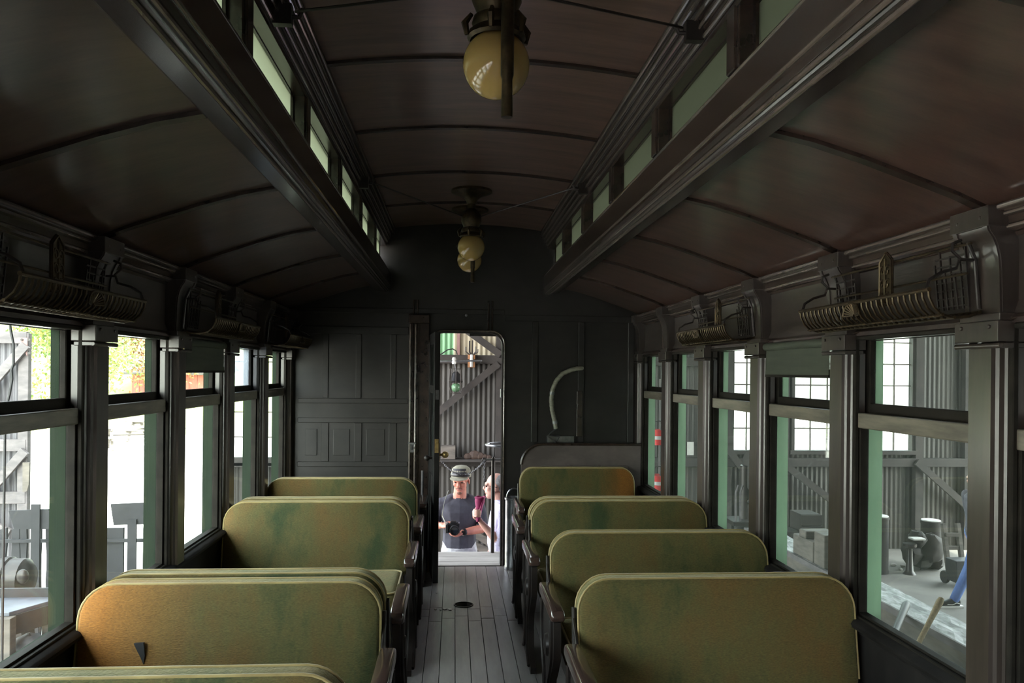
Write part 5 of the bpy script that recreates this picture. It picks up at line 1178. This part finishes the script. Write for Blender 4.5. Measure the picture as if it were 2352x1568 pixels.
for q, (dz, L_) in enumerate(((.040, .9), (.020, 1.0), (.000, .98), (-.019, .82))):
    pr2.append((1, 't', ([tuple(bu + Vector((a_, b_, dz))) for a_, b_ in ((-.036, .004), (-.036, -.022), (-.016, -.040 - .004 * L_), (.008, -.044 * L_), (.024 * L_, -.032))], [.0095, .0098, .0095, .009, .008])))
pr2.append((1, 't', ([tuple(bu + Vector(v_)) for v_ in ((-.034, .022, .01), (-.020, .040, .045), (.0, .046, .060))], [.013, .011, .009])))
pr2 += hand((-.12, .18, .93), (-.15, .17, .84), (1, 0, 0), 1, 1, .35)
man2 = figure('person', (LX2, LY2, GZ), 'grey-haired person in a pale lavender shirt, in profile, holding up a magenta bundle', pr2, ['lav', 'skin2', 'jeanb', 'lip', 'rub'], hem=.93)
hb = MB().ball(q2(0, -.030, .040), (.088, .080, .078), 18, 12).ball(q2(0, -.06, -.005), (.05, .072, .055), 14, 10)
hb.v = [(a, b, c) for a, b, c in hb.v]
sub(man2, 'hair', hb, 'hairg', smooth=True)
gl_ = MB()
for sgn in (-1, 1):
    gl_.tube([q2(sgn * .036 + .024 * math.cos(t * PI / 8), .098, .002 + .020 * math.sin(t * PI / 8)) for t in range(16)], .0026, 5, closed=True)
    gl_.tube([q2(sgn * .062, .096, .010), q2(sgn * .082, .02, .010), q2(sgn * .082, -.02, .0)], .0026, 5)
sub(man2, 'eyeglasses', gl_, 'camb', smooth=True)
for sgn in (-1, 1): sub(man2, 'eye', MB().ball(q2(sgn * .033, .078, .002), .0105), 'eye', smooth=True)
sub(man2, 'shirt_collar', MB().tube([(.0 + .075 * math.cos(t), .085 * math.sin(t), 1.475 - .02 * math.cos(t)) for t in [i * PI / 8 for i in range(16)]], (.014), 6, closed=True), 'lav', smooth=True)
ug = Vector((LX2 - .243, LY2 - .235, GZ + 1.405))
mgT = empty('magenta_bundle', ug, label='rolled magenta cloth bundle held up in the grey-haired man\'s fist', cat='bundle')
tp_, bt_ = Vector((ug.x + .016, ug.y, ug.z + .150)), Vector((ug.x - .004, ug.y + .005, ug.z - .075))
pts = [bt_, bt_.lerp(tp_, .3), bt_.lerp(tp_, .6), bt_.lerp(tp_, .85), tp_]
part('rolled_cloth', MB().tube(pts, [(.014, .014), (.026, .026), (.032, .030), (.046, .040), (.044, .038)], 14), 'mag', mgT, smooth=True)
part('cloth_fold', MB().tube([tp_ + Vector((.044 * math.cos(t * PI / 6), .038 * math.sin(t * PI / 6), .006 * math.sin(t * 2))) for t in range(12)], .009, 6, closed=True).tube([tp_ + Vector((.03, -.03, 0)), bt_.lerp(tp_, .5) + Vector((.01, -.036, 0)), bt_ + Vector((0, -.015, .01))], [.008, .01, .004], 6), 'mag', mgT, smooth=True)

# person walking past in the shed, seen at the edge of the nearest shed-side window
sh_ = at(2168, 1385, 9.1); d = sh_ - CAM; g3 = CAM + d * ((GZ + .02 - CAM.z) / d.z)
LX3, LY3 = g3.x + .385, g3.y
hl3, q3 = head((-.01, 0, 1.50), (-1, -.1, -.1), 1, 3, 1.0)
pr3 = [(0, 't', ([(.02, 0, .88), (.02, 0, 1.0), (.01, 0, 1.15), (0, 0, 1.28), (0, 0, 1.35)], [(.115, .16), (.11, .15), (.115, .165), (.105, .165), (.06, .09)])),
       (1, 't', ([(.01, 0, 1.33), (.005, 0, 1.43)], [.052, .05])),
       (0, 't', ([(-.01, -.175, 1.29), (-.03, -.20, 1.17), (-.07, -.20, 1.05), (-.14, -.19, .90)], [.058, .05, .044, .034])),
       (0, 't', ([(.0, .175, 1.29), (.03, .20, 1.15), (.06, .20, 1.02), (.04, .19, .88)], [.058, .05, .044, .034])),
       (2, 't', ([(.03, -.085, .86), (-.06, -.09, .66), (-.13, -.09, .46), (-.22, -.09, .28), (-.315, -.09, .09)], [.10, .086, .066, .058, .052])),
       (2, 't', ([(.03, .085, .86), (.10, .09, .66), (.16, .09, .46), (.26, .09, .28), (.34, .09, .10)], [.10, .086, .066, .058, .052]))] + hl3
pr3 += hand((-.14, -.19, .90), (-.175, -.19, .82), (1, 0, 0), 1, 1, .4) + hand((.04, .19, .88), (.02, .19, .80), (1, 0, 0), 1, 1, .4)
man3 = figure('person', (LX3, LY3, GZ), 'person in grey sweater and blue jeans walking past the nearest shed-side window', pr3, ['grey', 'skin2', 'jeanb', 'lip'])
sub(man3, 'hair', MB().ball(q3(0, -.03, .03), (.098, .088, .088), 18, 12).ball(q3(0, -.075, -.06), (.055, .075, .10), 14, 10), 'hairb', smooth=True)
for sgn in (-1, 1): sub(man3, 'eye', MB().ball(q3(sgn * .033, .078, .002), .0105), 'eye', smooth=True)
for nm, (ax_, ay_, rz_) in (('shoe', (-.325, -.09, 0)), ('shoe', (.335, .09, .35))):
    s_ = MB().tube([(ax_ + .06, ay_, .055), (ax_ - .02, ay_, .06), (ax_ - .10, ay_, .048), (ax_ - .18, ay_, .036)], [(.042, .046), (.043, .05), (.043, .034), (.034, .022)], 14)
    o = sub(man3, 'shoe', s_, 'camb', smooth=True)
    o2 = part('shoe_sole', MB().ext([(ax_ + .10 - .31 * i / 10, ay_ - .045) for i in range(11)] + [(ax_ - .21 + .31 * i / 10, ay_ + .045) for i in range(11)], 'z', .001, .024), 'whitesole', o)
    o3 = part('side_stripe', MB().tube([(ax_ + .05, ay_ - .0475, .05), (ax_ + .01, ay_ - .049, .062), (ax_ - .04, ay_ - .047, .042), (ax_ - .10, ay_ - .044, .045)], .004, 5), 'whitesole', o)
